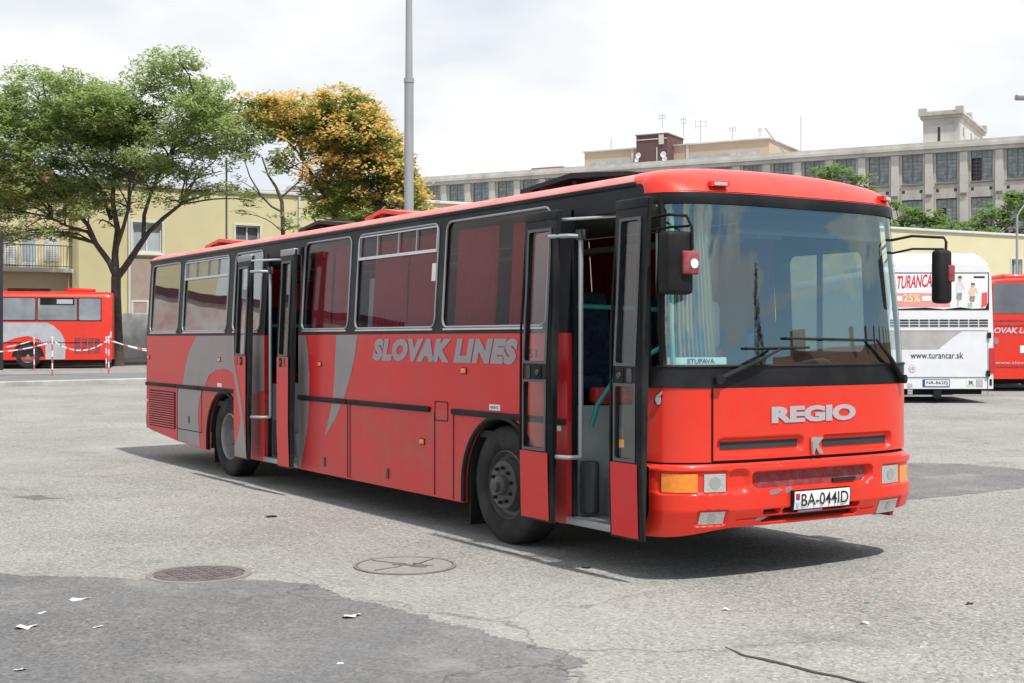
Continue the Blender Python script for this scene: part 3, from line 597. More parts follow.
# licence plate
pl = part(block(-.226, .468, .232, .612, .050, .03), 'licence_plate', RUB); part(block(-.218, .476, .224, .604, .053, .004), 'plate_face', PLATE, parent=pl)
front_text('BA-044ID', -.168, .210, .497, .586, INK, .004, 'plate_number', .056, pl)
part(block(-.210, .545, -.180, .590, .0555, .002), 'plate_emblem', LENSR, parent=pl); part(block(-.205, .548, -.190, .57, .0568, .002), 'plate_emblem', BLUE, parent=pl); part(block(-.205, .497, -.182, .53, .0555, .002), 'plate_sticker', mat('pale_blue', (.4, .5, .6), .5), parent=pl)
part(block(-.17, .452, .02, .468, .040, .01), 'plate_holder', mat('holder', (.35, .38, .5), .5))
part(block(.14, .648, .33, .672, -.012, .03), 'tow_cover', DARK)
for (t, z, a, b) in ((-.34, .612, .055, .018), (-.24, .618, .03, .02), (-.30, .80, .014, .008), (-.43, .425, .05, .010)):
    n = 12; part(MB().plate([(t+a*cos(2*pi*i/n)*(1+.25*sin(5*i)), z+b*sin(2*pi*i/n)*(1+.2*cos(3*i))+ .01*cos(2*pi*i/n)) for i in range(n)], [], .001, lambda p, q, d: FS(p, q, .0195-d)), 'paint_chip', mat('chip_grey', (.24, .21, .23), .6))
# small sticker of a white mouse-like shape
st = part(MB().plate([(-.980+.010*cos(a)*(1+.25*sin(2*a)), 1.275+.046*sin(a)) for a in [2*pi*i/18 for i in range(18)]], [], .001, lambda p, q, d: FS(p, q, .008-d)), 'sticker', INK)
part(MB().plate([(-.980+.0075*cos(a), 1.272+.037*sin(a)) for a in [2*pi*i/16 for i in range(16)]], [], .001, lambda p, q, d: FS(p, q, .0095-d)), 'sticker_body', TXTF, parent=st)
part(MB().plate([(-.984, 1.30), (-.966, 1.335), (-.974, 1.30)], [], .001, lambda p, q, d: FS(p, q, .011-d)), 'sticker_ear', TXTF, parent=st)
# wipers
def wiper(p0, p1, b0, b1):
    a = FS(*p0, .03); b = FS(*p1, .055); m_ = a.lerp(b, .55)+Vector((.02, 0, 0))
    o = part(MB().tube([a, m_, b], [.024, .016, .009], 8), 'wiper_arm', RUB, True); part(MB().cyl(FS(*p0, 0), FS(*p0, .06), .034, 16), 'wiper_pivot', RUB, True, o)
    part(MB().tube([FS(b0[0]+(b1[0]-b0[0])*i/8, b0[1]+(b1[1]-b0[1])*i/8, .02+.018*sin(pi*i/8)) for i in range(9)], .010, 6), 'wiper_blade', RUB, True, o)
wiper((-.705, 1.412), (-.30, 1.618), (-.52, 1.628), (-.04, 1.632)); wiper((.80, 1.385), (.50, 1.69), (-.22, 1.70), (.50, 1.685))
# mirrors
mr = part(MB().box(-.09, -.13, 1.995, .035, .10, 2.425, .035), 'side_mirror', RUB, True); mr_ = mr
def shiftmesh(o, dx, dy, dz=0): o.data.transform(Matrix.Translation((dx, dy, dz)))
part(MB().box(.03, -.02, 2.13, .065, .115, 2.29, .012), 'mirror_flap', MAROON, True, mr); part(MB().cyl((.064, .07, 2.205), (.069, .07, 2.205), .033, 20), 'mirror_dot', PLATE, False, mr)
part(MB().tube([(-.40, .03, 2.545), (-.1, -.02, 2.545), (.03, .03, 2.53), (.045, .065, 2.45), (.045, .07, 2.30)], .011, 8), 'mirror_arm', RUB, True, mr)
part(MB().tube([(-.40, .03, 2.46), (-.1, 0, 2.46), (.03, .05, 2.46)], .009, 8), 'mirror_arm', RUB, True, mr)
mr = part(MB().box(-.01, 2.52, 1.97, .10, 2.665, 2.39, .035), 'side_mirror', RUB, True)
part(MB().box(.055, 2.60, 2.14, .115, 2.67, 2.27, .012), 'mirror_flap', MAROON, True, mr)
part(MB().tube([(-.30, 2.30, 2.40), (-.24, 2.33, 2.47), (-.1, 2.42, 2.50), (.06, 2.60, 2.485), (.07, 2.615, 2.45), (.07, 2.60, 2.25)], .011, 8), 'mirror_arm', RUB, True, mr)
part(MB().tube([(-.32, 2.36, 2.30), (-.26, 2.37, 2.37), (-.1, 2.43, 2.40), (.06, 2.60, 2.395)], .009, 8), 'mirror_arm', RUB, True, mr)
# ---- doors: leaves swung out parallel to the side
def leaf(x0, x1, kind, lockleft):
    y = -.18
    x0 += .0
    def pt(a, b, d):                 # leaf skin curls in slightly towards the skirt
        return (a-.02*(2.67-b)/2.4, y+d+lean(b)+.03*max(0, .8-b)**1.3*1.4, b)
    gtop, gbot = 2.52, 1.525
    fr = .062
    holes = [rrect(x0+fr+.015, gbot, x1-fr-.01, gtop, .02, 2)[::-1]]
    if kind == 'front': holes.append(rrect(x0+fr+.015, .86, x1-fr-.01, 1.365, .02, 2)[::-1])
    lf = part(MB().plate([(x0, .30), (x1, .30), (x1, 2.66), (x0, 2.66)], holes, .034, pt), 'door_leaf', BLACK)
    part(MB().plate([(x0+fr, gbot-.02), (x1-fr+.005, gbot-.02), (x1-fr+.005, gtop+.02), (x0+fr, gtop+.02)], [rrect(x0+fr+.016, gbot+.001, x1-fr-.011, gtop-.001, .02, 2)[::-1]], .008, lambda a, b, d: pt(a, b, d-.010)), 'glass_rim', RIMD, parent=lf)
    part(MB().plate([(x0+fr+.012, gbot-.004), (x1-fr-.008, gbot-.004), (x1-fr-.008, gtop+.004), (x0+fr+.012, gtop+.004)], [], .005, lambda a, b, d: pt(a, b, d+.02)), 'pane', G_DOOR, parent=lf)
    zp = .83 if kind == 'front' else 1.50
    if kind == 'front':
        part(MB().plate([(x0+fr, .84), (x1-fr+.005, .84), (x1-fr+.005, 1.385), (x0+fr, 1.385)], [rrect(x0+fr+.016, .861, x1-fr-.011, 1.364, .02, 2)[::-1]], .008, lambda a, b, d: pt(a, b, d-.010)), 'glass_rim', RIMD, parent=lf)
        part(MB().plate([(x0+fr+.012, .856), (x1-fr-.008, .856), (x1-fr-.008, 1.369), (x0+fr+.012, 1.369)], [], .005, lambda a, b, d: pt(a, b, d+.02)), 'pane', G_DOOR, parent=lf)
    # lock plate
    cx = x0+(x1-x0)*(.36 if lockleft else .62); z = 1.44
    part(MB().plate(rrect(cx-.045, z-.05, cx+.045, z+.05, .015), [], .006, lambda a, b, d: pt(a, b, d-.007)), 'lock', RUB, parent=lf)
    part(MB().cyl(pt(cx, z, -.006), pt(cx, z, -.018), .022, 14), 'lock_knob', HUB, True, lf)
    cx2 = x0+(x1-x0)*(.66 if lockleft else .32)
    part(MB().plate(rrect(cx2-.025, z-.05, cx2+.025, z+.05, .01), [], .006, lambda a, b, d: pt(a, b, d-.007)), 'door_handle', HUB, parent=lf)
    m_ = REDS
    n = 8
    mb = MB(); mb.grid(lambda u, v: pt(x0+.028+(x1-x0-.056)*u, .315+(zp-.315)*v, -.006), 2, n); part(mb, 'door_skin', m_, True, lf)
    # rubber edge
    part(MB().tube([pt(x1+.004, .30+2.36*i/8, .02) for i in range(9)], .013, 6), 'door_seal', RUB, True, lf)
    part(MB().tube([pt(x0-.004, .30+2.36*i/8, .02) for i in range(9)], .011, 6), 'door_seal', RUB, True, lf)
    part(MB().box(x0, y+lean(2.66)-.012, 2.60, x1, y+lean(2.66)+.05, 2.672, .01), 'top_rail', ALUD if kind != 'front' else BLACK, True, lf)
    return lf, pt
lfC, _ = leaf(-1.735, -1.295, 'front', False); leaf(-.555, -.195, 'front', True)
lfA, ptA = leaf(-7.97, -7.54, 'mid', False); leaf(-6.66, -6.29, 'mid', True)
part(MB().plate([(-7.94, 1.46), (-7.82, 1.24), (-7.69, .95), (-7.61, .70), (-7.575, .45), (-7.57, .32), (-7.94, .32)], [], .002, lambda a, b, d: ptA(a, b, d-.009)), 'livery_shape', GREY, parent=lfA)
for xp, xl in ((-1.19, -1.32), (-7.33, -7.45)):
    arm = part(MB().tube([(xp, .02, 2.46), (xp, .02, .80)], .019, 12), 'door_post', POLE, True)
    for z in (2.47, .80): part(MB().tube([(xp, .02, z), (xp-.02, -.08, z), (xl-.05, -.15, z)], .017, 8), 'door_arm', POLE, True, arm)
    part(MB().box(xp-.03, -.01, 2.44, xp+.03, .05, 2.52, .006), 'bracket', HUB, True, arm)
    part(MB().tube([(xl-.1, -.12, 2.60), (xp+.35, .12, 2.60)], .012, 8), 'door_ram', ALU, True, arm)
# stairwells
for (x0, x1, nm) in ((-1.34, -.50, 'front'), (-7.46, -6.48, 'middle')):
    st = part(MB().box(x0, .01, .30, x1, .36, .335, .004), 'entrance_step', mat('tread_aluminium', (.33, .34, .34), .5, metal=.5, var=.2, scale=60), True)
    part(MB().box(x0, -.012, .285, x1, .012, .34, .004), 'step_nosing', ALUD, True, st)
    mb = MB(); mb.box(x0+.002, .36, .30, x1-.002, .40, .60); mb.box(x0+.002, .40, .58, x1-.002, .70, .60); mb.box(x0+.002, .70, .58, x1-.002, .74, .88); mb.box(x0-.02, .742, .84, x1+.02, 1.03, .879); part(mb, 'stair_riser', INT)
    mb = MB(); mb.box(x0-.03, .05, .30, x0, 1.02, 1.18, .006); part(mb, 'stair_panel', INT)
    mb = MB(); mb.box(x1, .045, .30, x1+.02, 1.02, 1.18 if nm == 'middle' else 1.3, .004); part(mb, 'stair_panel', INT)
    mb = MB(); mb.box(x0-.02, .04, .30, x0+.03, .075, 2.68); mb.box(x1-.03, .04, .30, x1+.01, .075, 2.68); mb.box(x0, .04, 2.62, x1, .08, 2.70); part(mb, 'door_frame', BLACK)
    part(MB().box(x0+.03, .09, .36, x0+.14, .21, .76, .02), 'door_pump_cover', INTD, True)
part(MB().box(-1.33, .60, .40, -1.14, .86, .70, .02), 'litter_bin', mat('bin_grey', (.17, .18, .19), .6), True); part(MB().box(-1.34, .58, .70, -1.12, .88, .72, .008), 'bin_rim', ALU, True)
o = part(MB().box(-1.31, .40, .84, -1.27, .50, 1.0, .01), 'step_lamp', mat('cream_plastic', (.55, .50, .40), .5), True); part(MB().box(-1.275, .415, .85, -1.262, .485, .91, .004), 'lens', mat('warm_lens', (.8, .35, .08), .3, emis=(1, .4, .1, .4)), True, o)
part(MB().box(-1.42, .25, 1.19, -1.30, .95, 1.32, .03), 'red_cushion', mat('red_white_fabric', (.42, .02, .03), .6, var=.5, scale=14), True)
part(MB().tube([(-1.25, .16, 1.02), (-1.22, .2, 1.2), (-1.1, .3, 1.42), (-.8, .45, 1.62), (-.6, .5, 1.72)], .019, 10), 'handrail', TEAL, True)
part(MB().tube([(-1.40, .10, 1.95), (-1.40, 1.0, 1.93)], .020, 10), 'handrail', TEAL, True)
for x, y in ((-1.40, 1.0), (-6.46, 1.0), (-7.48, 1.0)): part(MB().tube([(x, y, .9), (x, y, 2.8)], .018, 8), 'handrail', TEAL, True)
part(MB().tube([(-7.48, .1, 1.85), (-7.48, 1.0, 1.85)], .018, 8), 'handrail', TEAL, True)
# ceiling and luggage racks
mb = MB(); mb.box(-11.8, .12, 2.74, -.62, 2.38, 2.77); part(mb, 'ceiling', CEIL)
mb = MB(); mb.box(-11.8, .10, 2.60, -7.6, .42, 2.66, .01); mb.box(-6.4, .10, 2.76, -1.4, .12, 2.765); mb.box(-11.8, 2.10, 2.56, -1.5, 2.40, 2.62, .01); part(mb, 'luggage_rack', INT, True)
# seats
def seat(x, y, name='passenger_seat'):
    mb = MB(); mb.box(x-.22, y-.22, 1.28, x+.24, y+.22, 1.40, .04)
    bk = MB(); bk.box(-.06, y-.22, 0, .05, y+.22, .74, .045)
    s = part(mb, name, SEATM, True)
    vs = [(x-.24+a-.22*c, b, 1.36+c) for a, b, c in bk.v]; k = MB(); k.add(vs, bk.f); part(k, 'backrest', SEATM, True, s)
    l = MB(); l.box(x-.03, y-.03, .92, x+.05, y+.03, 1.30); part(l, 'pedestal', INT, False, s)
xs_near = [-11.2, -10.4, -9.6, -8.75, -5.75, -4.95, -4.15, -3.35, -2.55, -1.85]
for x in xs_near:
    for y in (.34, .80): seat(x, y)
for x in [-11.2, -10.4, -9.6, -8.8, -8.0, -7.2, -6.4, -5.6, -4.8, -4.0, -3.2, -2.4]:
    for y in (1.72, 2.18): seat(x, y)
# curtains
def curtain(x0, x1, z0, z1, y, m=CURT, name='curtain', amp=.018, pl=.075, skew=0.0):
    n = max(8, int((x1-x0)/pl*6))
    def f(u, v):
        x = x0+(x1-x0)*u+skew*(1-v)*(u-.5); return (x, y+amp*(1.2-.4*v)*sin(2*pi*(x1-x0)*u/pl+.6*sin(3*v))+(lean(z0+(z1-z0)*v) if y < 1.2 else -lean(z0+(z1-z0)*v)), z0+(z1-z0)*v)
    return part(MB().grid(f, n, 4), name, m, True)
for (a, b) in ((-6.38, -5.90), (-5.84, -5.28), (-4.90, -4.20), (-4.16, -3.46), (-3.26, -2.58), (-2.35, -1.66)): curtain(a, b, 1.74, 2.66, .10)
for (a, b) in ((-5.04, -4.90), (-3.27, -3.24)): curtain(a, b, 1.74, 2.3, .12, mat('blue_grey_curtain', (.25, .33, .38), .9), amp=.01)
for (a, b) in ((-11.78, -11.2), (-11.17, -10.55), (-10.42, -9.5), (-9.48, -8.70), (-8.54, -7.65), (-7.62, -6.7), (-6.6, -5.9), (-5.9, -5.2), (-5.12, -4.3), (-4.3, -3.4), (-3.34, -2.5), (-2.52, -1.56)): curtain(a, b, 1.72, 2.735, 2.39)  # rearmost ones unseen, added to block light behind the rear panes
# pale upright sheet just inside the sixth window
part(MB().box(-3.22, .13, 1.76, -2.95, .15, 2.02), 'pale_sheet', SHEER)
# driver's place
def dashf(u, v): t = -.9+1.8*u; p = FS(t, 1.36, -.10-.42*v); return (p.x, p.y, 1.40+.06*sin(pi*v))
part(MB().grid(dashf, 24, 8), 'dashboard', mat('dash_grey', (.10, .13, .125), .6), True)
part(MB().box(-.75, 1.5, 1.15, -.50, 2.35, 1.47, .05), 'instrument_panel', INTD, True)
sw = MB(); c = Vector((-.80, 1.92, 1.42)); ax = Vector((-.45, 0, .89)).normalized(); e1 = Vector((0, 1, 0)); e2 = ax.cross(e1)
sw.tube([c+(e1*cos(a)+e2*sin(a))*.235 for a in [2*pi*i/32 for i in range(32)]], .016, 8, True)
for a in (0, 2.1, 4.2): sw.tube([c, c+(e1*cos(a)+e2*sin(a))*.23], .012, 6)
sw.cyl(c-ax*.02, c+ax*.02, .05, 16); sw.tube([c, c-ax*.45], .03, 8); part(sw, 'steering_wheel', INTD, True)
s = part(MB().box(-1.65, 1.68, 1.12, -1.18, 2.16, 1.26, .05), 'driver_seat', SEATM, True); part(MB().box(-1.76, 1.70, 1.22, -1.62, 2.14, 2.02, .06), 'backrest', SEATM, True, s)
s2 = part(MB().box(-1.20, .95, 1.60, -1.06, 1.32, 2.0, .08), 'guide_seat_headrest', mat('headrest_cover', (.42, .52, .50), .8), True)
part(MB().box(-1.22, .93, 1.05, -1.04, 1.34, 1.62, .06), 'guide_seat', mat('guide_seat_red', (.45, .04, .03), .7), True)
mb = MB(); mb.box(-1.84, 1.30, .92, -1.80, 2.42, 1.75, .01); part(mb, 'driver_partition', INT)
def wsc(u, v):
    t = -.91+.24*u-.05*(v-.5)*u; p = FS(t, 1.50+1.12*v, -.12-.012*sin(u*60)); return p
part(MB().grid(wsc, 60, 8), 'front_curtain', SHEER, True)
part(MB().grid(lambda u, v: FS(-.5+1.3*u, 2.45+.2*v, -.09), 20, 3), 'sun_visor', INTD, True)
part(MB().grid(lambda u, v: FS(.985*(-1+2*u), 2.60+.06*v, -.03), 40, 1), 'header_lining', INTD, True)
dsg = block(-.955, 1.515, -.62, 1.565, -.045, .012); dsg = dsg.build('destination_board', mat('board_green_white', (.62, .74, .68), .5))
centred(dsg, 'pale route board lettered STUPAVA propped inside the windscreen of the red bus', 'sign')
tx = text_mesh(MB(), 'STUPAVA', lambda u, v: FS(-.86+.16*u, 1.523+.033*v, -.042), .02)
ob = MB(); off = dsg.location; ob.add([(p[0]-off.x, p[1]-off.y, p[2]-off.z) for p in tx.v], tx.f); ob.build('board_lettering', INK, dsg, local=True)

# ------------------------------------------------------------------ distant buses (local: x forward, y left, z up, rear at x=0)
def far_bus(name, loc, rz, label, paint, group, H=3.05, L=11.5, roofm=None):
    r = thing(name, loc, label, 'bus', rz, group)
    def sec(x, ins):
        P = []
        for y, z in ((-1.25, .34), (-1.25, 1.7), (-1.20, H-.28), (-1.14, H-.12), (-1.0, H-.03), (-.6, H), (0, H+.02), (.6, H), (1.0, H-.03), (1.14, H-.12), (1.20, H-.28), (1.25, 1.7), (1.25, .34)):
            P.append((x, y*(1-ins*.025), .34+(z-.34)*(1-ins*.02)))
        return P
    mb = MB(); xs = [(0, 1), (.05, .45), (.16, .1), (.35, 0), (L-.35, 0), (L-.1, .4), (L, 1)]; vs = []
    for x, i in xs: vs += sec(x, i)
    k = 13; fs = [(i*k+j, i*k+j+1, (i+1)*k+j+1, (i+1)*k+j) for i in range(len(xs)-1) for j in range(k-1)]
    fs += [tuple(range(k)), tuple((len(xs)-1)*k+j for j in range(k))[::-1]]; mb.add(vs, fs); mb.build('body', paint, r, True)
    for x in (3.15, L-2.6):
        for s in (1, -1):
            y = s*1.13
            wh = MB().lathe((x, y, .49), [(.27, .13*s), (.40, .14*s), (.47, .11*s), (.49, .05*s), (.49, -.15*s)], 28).build('wheel', TYRE, r, True)
            MB().lathe((x, y, .49), [(.27, .13*s), (.25, .07*s), (.14, .06*s), (.12, .12*s), (0, .13*s)], 20).build('rim', STEEL, wh, True)
            MB().plate([(x+.60*cos(a), max(.335, .46+.60*sin(a))) for a in [pi*i/14 for i in range(15)]], [], .01, lambda a, b, d: (a, s*(1.245+d), b)).build('wheel_arch', DARK, r)
    MB().box(.3, -1.05, .2, L-.3, 1.05, .4).build('underbody', DARK, r)
    return r
def bx(r, name, m, x0, y0, z0, x1, y1, z1, bev=0, parent=None): return MB().box(x0, y0, z0, x1, y1, z1, bev).build(name, m, parent or r, bev > 0)
# left: red bus seen from its driver's side, tail to the right
dirL = (-RT*cos(radians(14))-FW*sin(radians(14))); p = W((112-512)/1324.5*52.6, 52.6); p.z = gz(p.x, p.y)
nl = Vector((-dirL.y, dirL.x, 0)); p0 = p-nl*1.25
BL = far_bus('parked_bus', p0, atan2(dirL.y, dirL.x), 'red bus with grey sweep parked behind striped posts under the green tree', RED, 'parked buses in the background')
WL = G_FAR
def lw(x0, x1, z0=1.86, z1=2.80):
    f = MB().box(x0, 1.225, z0, x1, 1.247+.003, z1, .01).build('window_frame', BLACK, BL, True)
    MB().plate(rrect(x0+.03, z0+.04, x1-.03, z1-.04, .05), [], .01, lambda a, b, d: (a, 1.252+d, b)).build('pane', mat('dusty_far_glass', (.22, .25, .27), .12, var=.35, scale=.9, spec=.8), f)
for a, b in ((.40, 1.28), (1.30, 2.82), (2.85, 4.35), (4.38, 5.9), (5.93, 7.4), (7.43, 8.9), (8.93, 10.4)): lw(a, b)
bx(BL, 'sliding_window', BLACK, 1.42, 1.25, 2.50, 2.7, 1.272, 2.76); bx(BL, 'sliding_pane', mat('far_pale_glass', (.42, .46, .48), .15), 1.48, 1.26, 2.54, 2.08, 1.278, 2.72)
MB().plate([(2.45, 1.80), (2.2, 1.68), (1.95, 1.45), (1.80, 1.15), (1.75, .8), (1.78, .36), (2.5, .36), (2.5, .9), (2.75, 1.15), (3.15, 1.28), (3.6, 1.2), (4.2, .95), (6, .9), (6, 1.80)], [], .006, lambda a, b, d: (a, 1.252+d, b)).build('livery_shape', mat('far_silver', (.42, .43, .45), .4), BL)
v_ = bx(BL, 'engine_vent', MAROON, .42, 1.24, .60, 1.42, 1.257, 1.20)
for k in range(4): bx(BL, 'vent_post', RED, .42+.245*k, 1.25, .60, .46+.245*k, 1.264, 1.20, parent=v_)
bx(BL, 'rub_rail', BLACK, .2, 1.24, 1.0, 8, 1.262, 1.03); bx(BL, 'roof_hatch', BLACK, 2.4, -.5, 3.05, 4.0, .5, 3.17); bx(BL, 'roof_hump', RED, .7, -.5, 3.03, 1.8, .5, 3.20, .06)
bx(BL, 'tail_lamp', LENS, .0, 1.0, 1.2, .08, 1.24, 1.45)
# rear views at the right
def rear_view(lat_edge_px, s): return (lat_edge_px-512)/1324.5*s
s = 31.0; mpp = s/1324.5
p = W(rear_view(994.6, s), s); zr = gz(p.x, p.y); c0 = p-RT*1.25
WB = far_bus('parked_bus', c0, YAW, 'white bus seen from behind with advert on its rear window', WHITE, 'parked buses in the background', H=3.32)
WB.rotation_euler.z = YAW
def yb(px, e=994.6, m_=mpp): return -1.25+(e-px)*m_        # local y of a feature measured from the right-hand edge
def zb(py, zr_=zr, m_=mpp): return 1.689+(339.6-py)*m_-zr_
def rplate(r, name, m, pts, e, mm, z_, x=-.004, th=.006, parent=None):
    return MB().plate([(yb(a, e, mm), zb(b, z_, mm)) for a, b in pts], [], th, lambda a, b, d: (x-d, a, b)).build(name, m, parent or r)
def rp(name, m, pts, x=-.004, parent=None, th=.006): return rplate(WB, name, m, pts, 994.6, mpp, zr, x, th, parent)
def rtext(r, s_, x0, x1, y0, y1, m, e, mm, z_, bold=0, shear=0, x=-.02, parent=None, slope=0):
    return text_mesh(MB(), s_, lambda u, v: (x, yb(x0+(x1-x0)*u, e, mm), zb(y1+(y0-y1)*v-slope*u, z_, mm)), bold, shear).build('lettering', m, parent or r)
def rwt(s_, x0, x1, y0, y1, m, bold=0, shear=0, parent=None, x=-.02, slope=0): return rtext(WB, s_, x0, x1, y0, y1, m, 994.6, mpp, zr, bold, shear, x, parent, slope)
MB().box(.4, -1.05, 3.2, 5, 1.05, 3.42, .1).build('roof_unit', WHITE, WB, True)
MB().grid(lambda u, v: (.05+v*.9, (-1.12+2.24*u)*(1-.14*v), 3.25+.32*sin(v*pi/2)), 12, 6).build('rear_spoiler', WHITE, WB, True)
adf = rp('rear_window', BLACK, [(892, 272.5), (988.9, 272.5), (988.9, 310), (892, 310)], x=.012, th=.02)
ad = rp('advert_poster', mat('advert_white', (.80, .80, .80), .5, var=.04, scale=1.2), [(893, 273.6), (987.8, 273.6), (987.6, 303), (985, 308.2), (972, 308.8), (960, 307.2), (944, 309.2), (925, 307.5), (893, 309)], x=-.010, parent=adf)
ADR = mat('advert_red', (.62, .03, .04), .5, var=.05); ADP = mat('advert_pink', (.75, .32, .28), .5, var=.1); ADY = mat('advert_cream', (.85, .70, .42), .5)
rwt('TURANCAR', 897, 936, 276.0, 289, ADR, .02, .25, ad, -.020, 2.5)
rp('advert_box', ADP, [(893, 293), (950, 293), (950, 307), (893, 307)], -.018, ad, .001)
rwt('25%', 903, 920, 294, 302, ADY, .02, 0, ad, -.022)
for (a, b, m_) in ((896, 902, PLATE), (922, 931, PLATE)): rp('advert_box', m_, [(a, 296), (b, 296), (b, 301), (a, 301)], -.0215, ad, .001)
for (cx, top, h, shirt) in ((959.5, 276, 31, 'advert_pale_shirt'), (972.5, 283, 24, 'advert_tan')):
    SK = mat('advert_skin', (.62, .40, .28), .6); HR = mat('advert_hair', (.08, .045, .03), .6); SH = mat(shirt, (.66, .68, .66) if 'pale' in shirt else (.72, .55, .40), .6); PT = mat('advert_trousers', (.28, .28, .30), .6, var=.4, scale=20)
    k = h/31
    rp('advert_figure_hair', HR, [(cx-2, top+3*k), (cx-1.4, top), (cx+1.6, top), (cx+2.2, top+3*k)], -.0195, ad, .001)
    rp('advert_figure_face', SK, [(cx-1.6, top+2.2*k), (cx+1.6, top+2.2*k), (cx+1.2, top+5.2*k), (cx-1.2, top+5.2*k)], -.0205, ad, .001)
    rp('advert_figure_shirt', SH, [(cx-3.2, top+6*k), (cx+2.6, top+6*k), (cx+5.5, top+13*k), (cx+4.6, top+13.6*k), (cx+2.2, top+9.5*k), (cx+2.4, top+17*k), (cx-3, top+17*k), (cx-4.4, top+12*k)], -.0195, ad, .001)
    rp('advert_figure_trousers', PT, [(cx-3, top+17*k), (cx+2.4, top+17*k), (cx+1.4, top+24*k), (cx-.6, top+24*k), (cx-3.4, top+23*k)], -.0205, ad, .001)
    rp('advert_figure_leg', SK, [(cx-2.4, top+23.5*k), (cx-1.2, top+23.5*k), (cx-1.4, top+30*k), (cx-2.6, top+30*k)], -.0195, ad, .001)
rp('advert_corner', mat('advert_red_corner', (.75, .10, .08), .5), [(981.5, 293), (987, 292), (987, 305), (981, 308)], -.0185, ad, .001)
rp('advert_toy', mat('advert_green', (.35, .6, .3), .5), [(967.5, 303), (972, 303), (972, 307.5), (967.5, 307.5)], -.0185, ad, .001)
for y in (320.2, 322.9, 325.8):
    for k in range(10): x0 = 890+k*9.9; rp('vent_slot', BLACK, [(x0, y-.7), (x0+8.8, y-.7), (x0+8.8, y+.7), (x0, y+.7)])
hl = rp('engine_door', mat('white_panel', (.74, .75, .77), .4, var=.05), [(889, 331), (987.6, 331), (987.6, 377), (889, 377)])
rp('panel_gap', HUB, [(889, 330.5), (988, 330.5), (988, 331.1), (889, 331.1)], -.011, hl, .001); rp('panel_gap', HUB, [(987.4, 331), (987.9, 331), (987.9, 394), (987.4, 394)], -.011, hl, .001); rp('panel_gap', HUB, [(889, 377), (988, 377), (988, 377.5), (889, 377.5)], -.011, hl, .001)
rp('livery_shape', mat('taupe_grey', (.42, .405, .39), .5), [(889, 331.3), (962, 331.3), (952, 338), (938, 349.5), (889, 349.5)], -.0115, hl, .001)
rwt('www.turancar.sk', 910.3, 963.2, 352.0, 358.6, INK, .008, 0, hl, -.014)
pp = rp('licence_plate', BLUE, [(922.6, 379.3), (949.6, 379.3), (949.6, 386.8), (922.6, 386.8)]); rp('plate_face', PLATE, [(925, 380.1), (948.8, 380.1), (948.8, 386), (925, 386)], -.011, pp, .001); rwt('NR-862EJ', 926.5, 947.5, 381.1, 385.2, INK, .012, 0, pp, -.014)
rp('tail_lamp', LENSR, [(988.9, 348), (994.3, 348), (994.3, 373), (988.9, 373)], x=.02, th=.04)
rp('exhaust_lamp', LENS, [(976.2, 379.3), (982.6, 379.3), (982.6, 386.4), (976.2, 386.4)]); b3 = rp('sticker', PLATE, [(966.8, 379.6), (975.2, 379.6), (975.2, 385.6), (966.8, 385.6)]); rwt('3K', 968.3, 973.6, 380.6, 384.6, INK, .03, 0, b3, -.014)
n = 20; rp('round_sticker', mat('ring_red', (.6, .3, .3), .5), [(911.8+3.4*cos(2*pi*i/n), 368.6+3.8*sin(2*pi*i/n)) for i in range(n)], x=-.011); o = rp('round_sticker', PLATE, [(911.8+2.7*cos(2*pi*i/n), 368.6+3.1*sin(2*pi*i/n)) for i in range(n)], x=-.018, th=.001); rwt('10', 910.2, 913.5, 366.9, 370.3, INK, .01, 0, o, -.021)
for k in range(7): rp('lower_vent', mat('pale_vent', (.55, .56, .57), .6), [(907.5, 383+k*1.7), (912.5, 383+k*1.7), (912.5, 384+k*1.7), (907.5, 384+k*1.7)])
rp('hitch', BLACK, [(933, 390.3), (940.6, 390.3), (940.6, 397.5), (937, 399.2), (933, 397.5)], x=.0, th=.06); rp('bumper_trim', mat('bumper_grey', (.30, .30, .31), .6), [(893, 394.8), (993, 394.8), (993, 396.6), (893, 396.6)])
rp('reflector', BLACK, [(989.6, 379), (991.8, 379), (991.8, 385.5), (989.6, 385.5)]); rp('hinge', BLACK, [(987, 332.5), (990.5, 332.5), (990.5, 338), (987, 338)], x=.0, th=.05); rp('hinge', BLACK, [(986, 370.5), (989.5, 370.5), (989.5, 376.5), (986, 376.5)], x=.0, th=.05)
rp('wiper_slot', BLACK, [(973.5, 276.2), (984.5, 276.2), (984.5, 278), (973.5, 278)], x=-.018, th=.002)
# red bus far right
s2_ = 36.0; mp2 = s2_/1324.5; e2_ = 987.5+2.5/mp2; p = W(rear_view(e2_, s2_), s2_); zr2 = gz(p.x, p.y); c1 = p-RT*1.25
RB = far_bus('parked_bus', c1, YAW, 'red bus seen from behind at the right edge, partly hidden by the white bus', RED, 'parked buses in the background', H=3.08)
def r2(name, m, pts, x=-.004, parent=None, th=.006): return rplate(RB, name, m, pts, e2_, mp2, zr2, x, th, parent)
r2('rear_window', mat('rear_far_glass', (.13, .14, .16), .08, var=.4, scale=.8, spec=.9), [(993, 283), (1074, 283), (1074, 313.5), (993, 313.5)])
for y in (320.5, 325.3): r2('vent_slot', MAROON, [(993, y-.7), (1074, y-.7), (1074, y+.7), (993, y+.7)])
rtext(RB, 'SLOVAK LINES', 985.5, 1040, 327.5, 333.3, mat('far_lettering', (.60, .50, .52), .5), e2_, mp2, zr2, .035, .2)
r2('round_lamp', mat('dull_lamp', (.35, .2, .2), .4), [(996+2.6*cos(2*pi*i/n), 341+3.6*sin(2*pi*i/n)) for i in range(n)]); r2('licence_plate', PLATE, [(1020, 345.5), (1040, 345.5), (1040, 353), (1020, 353)]); 
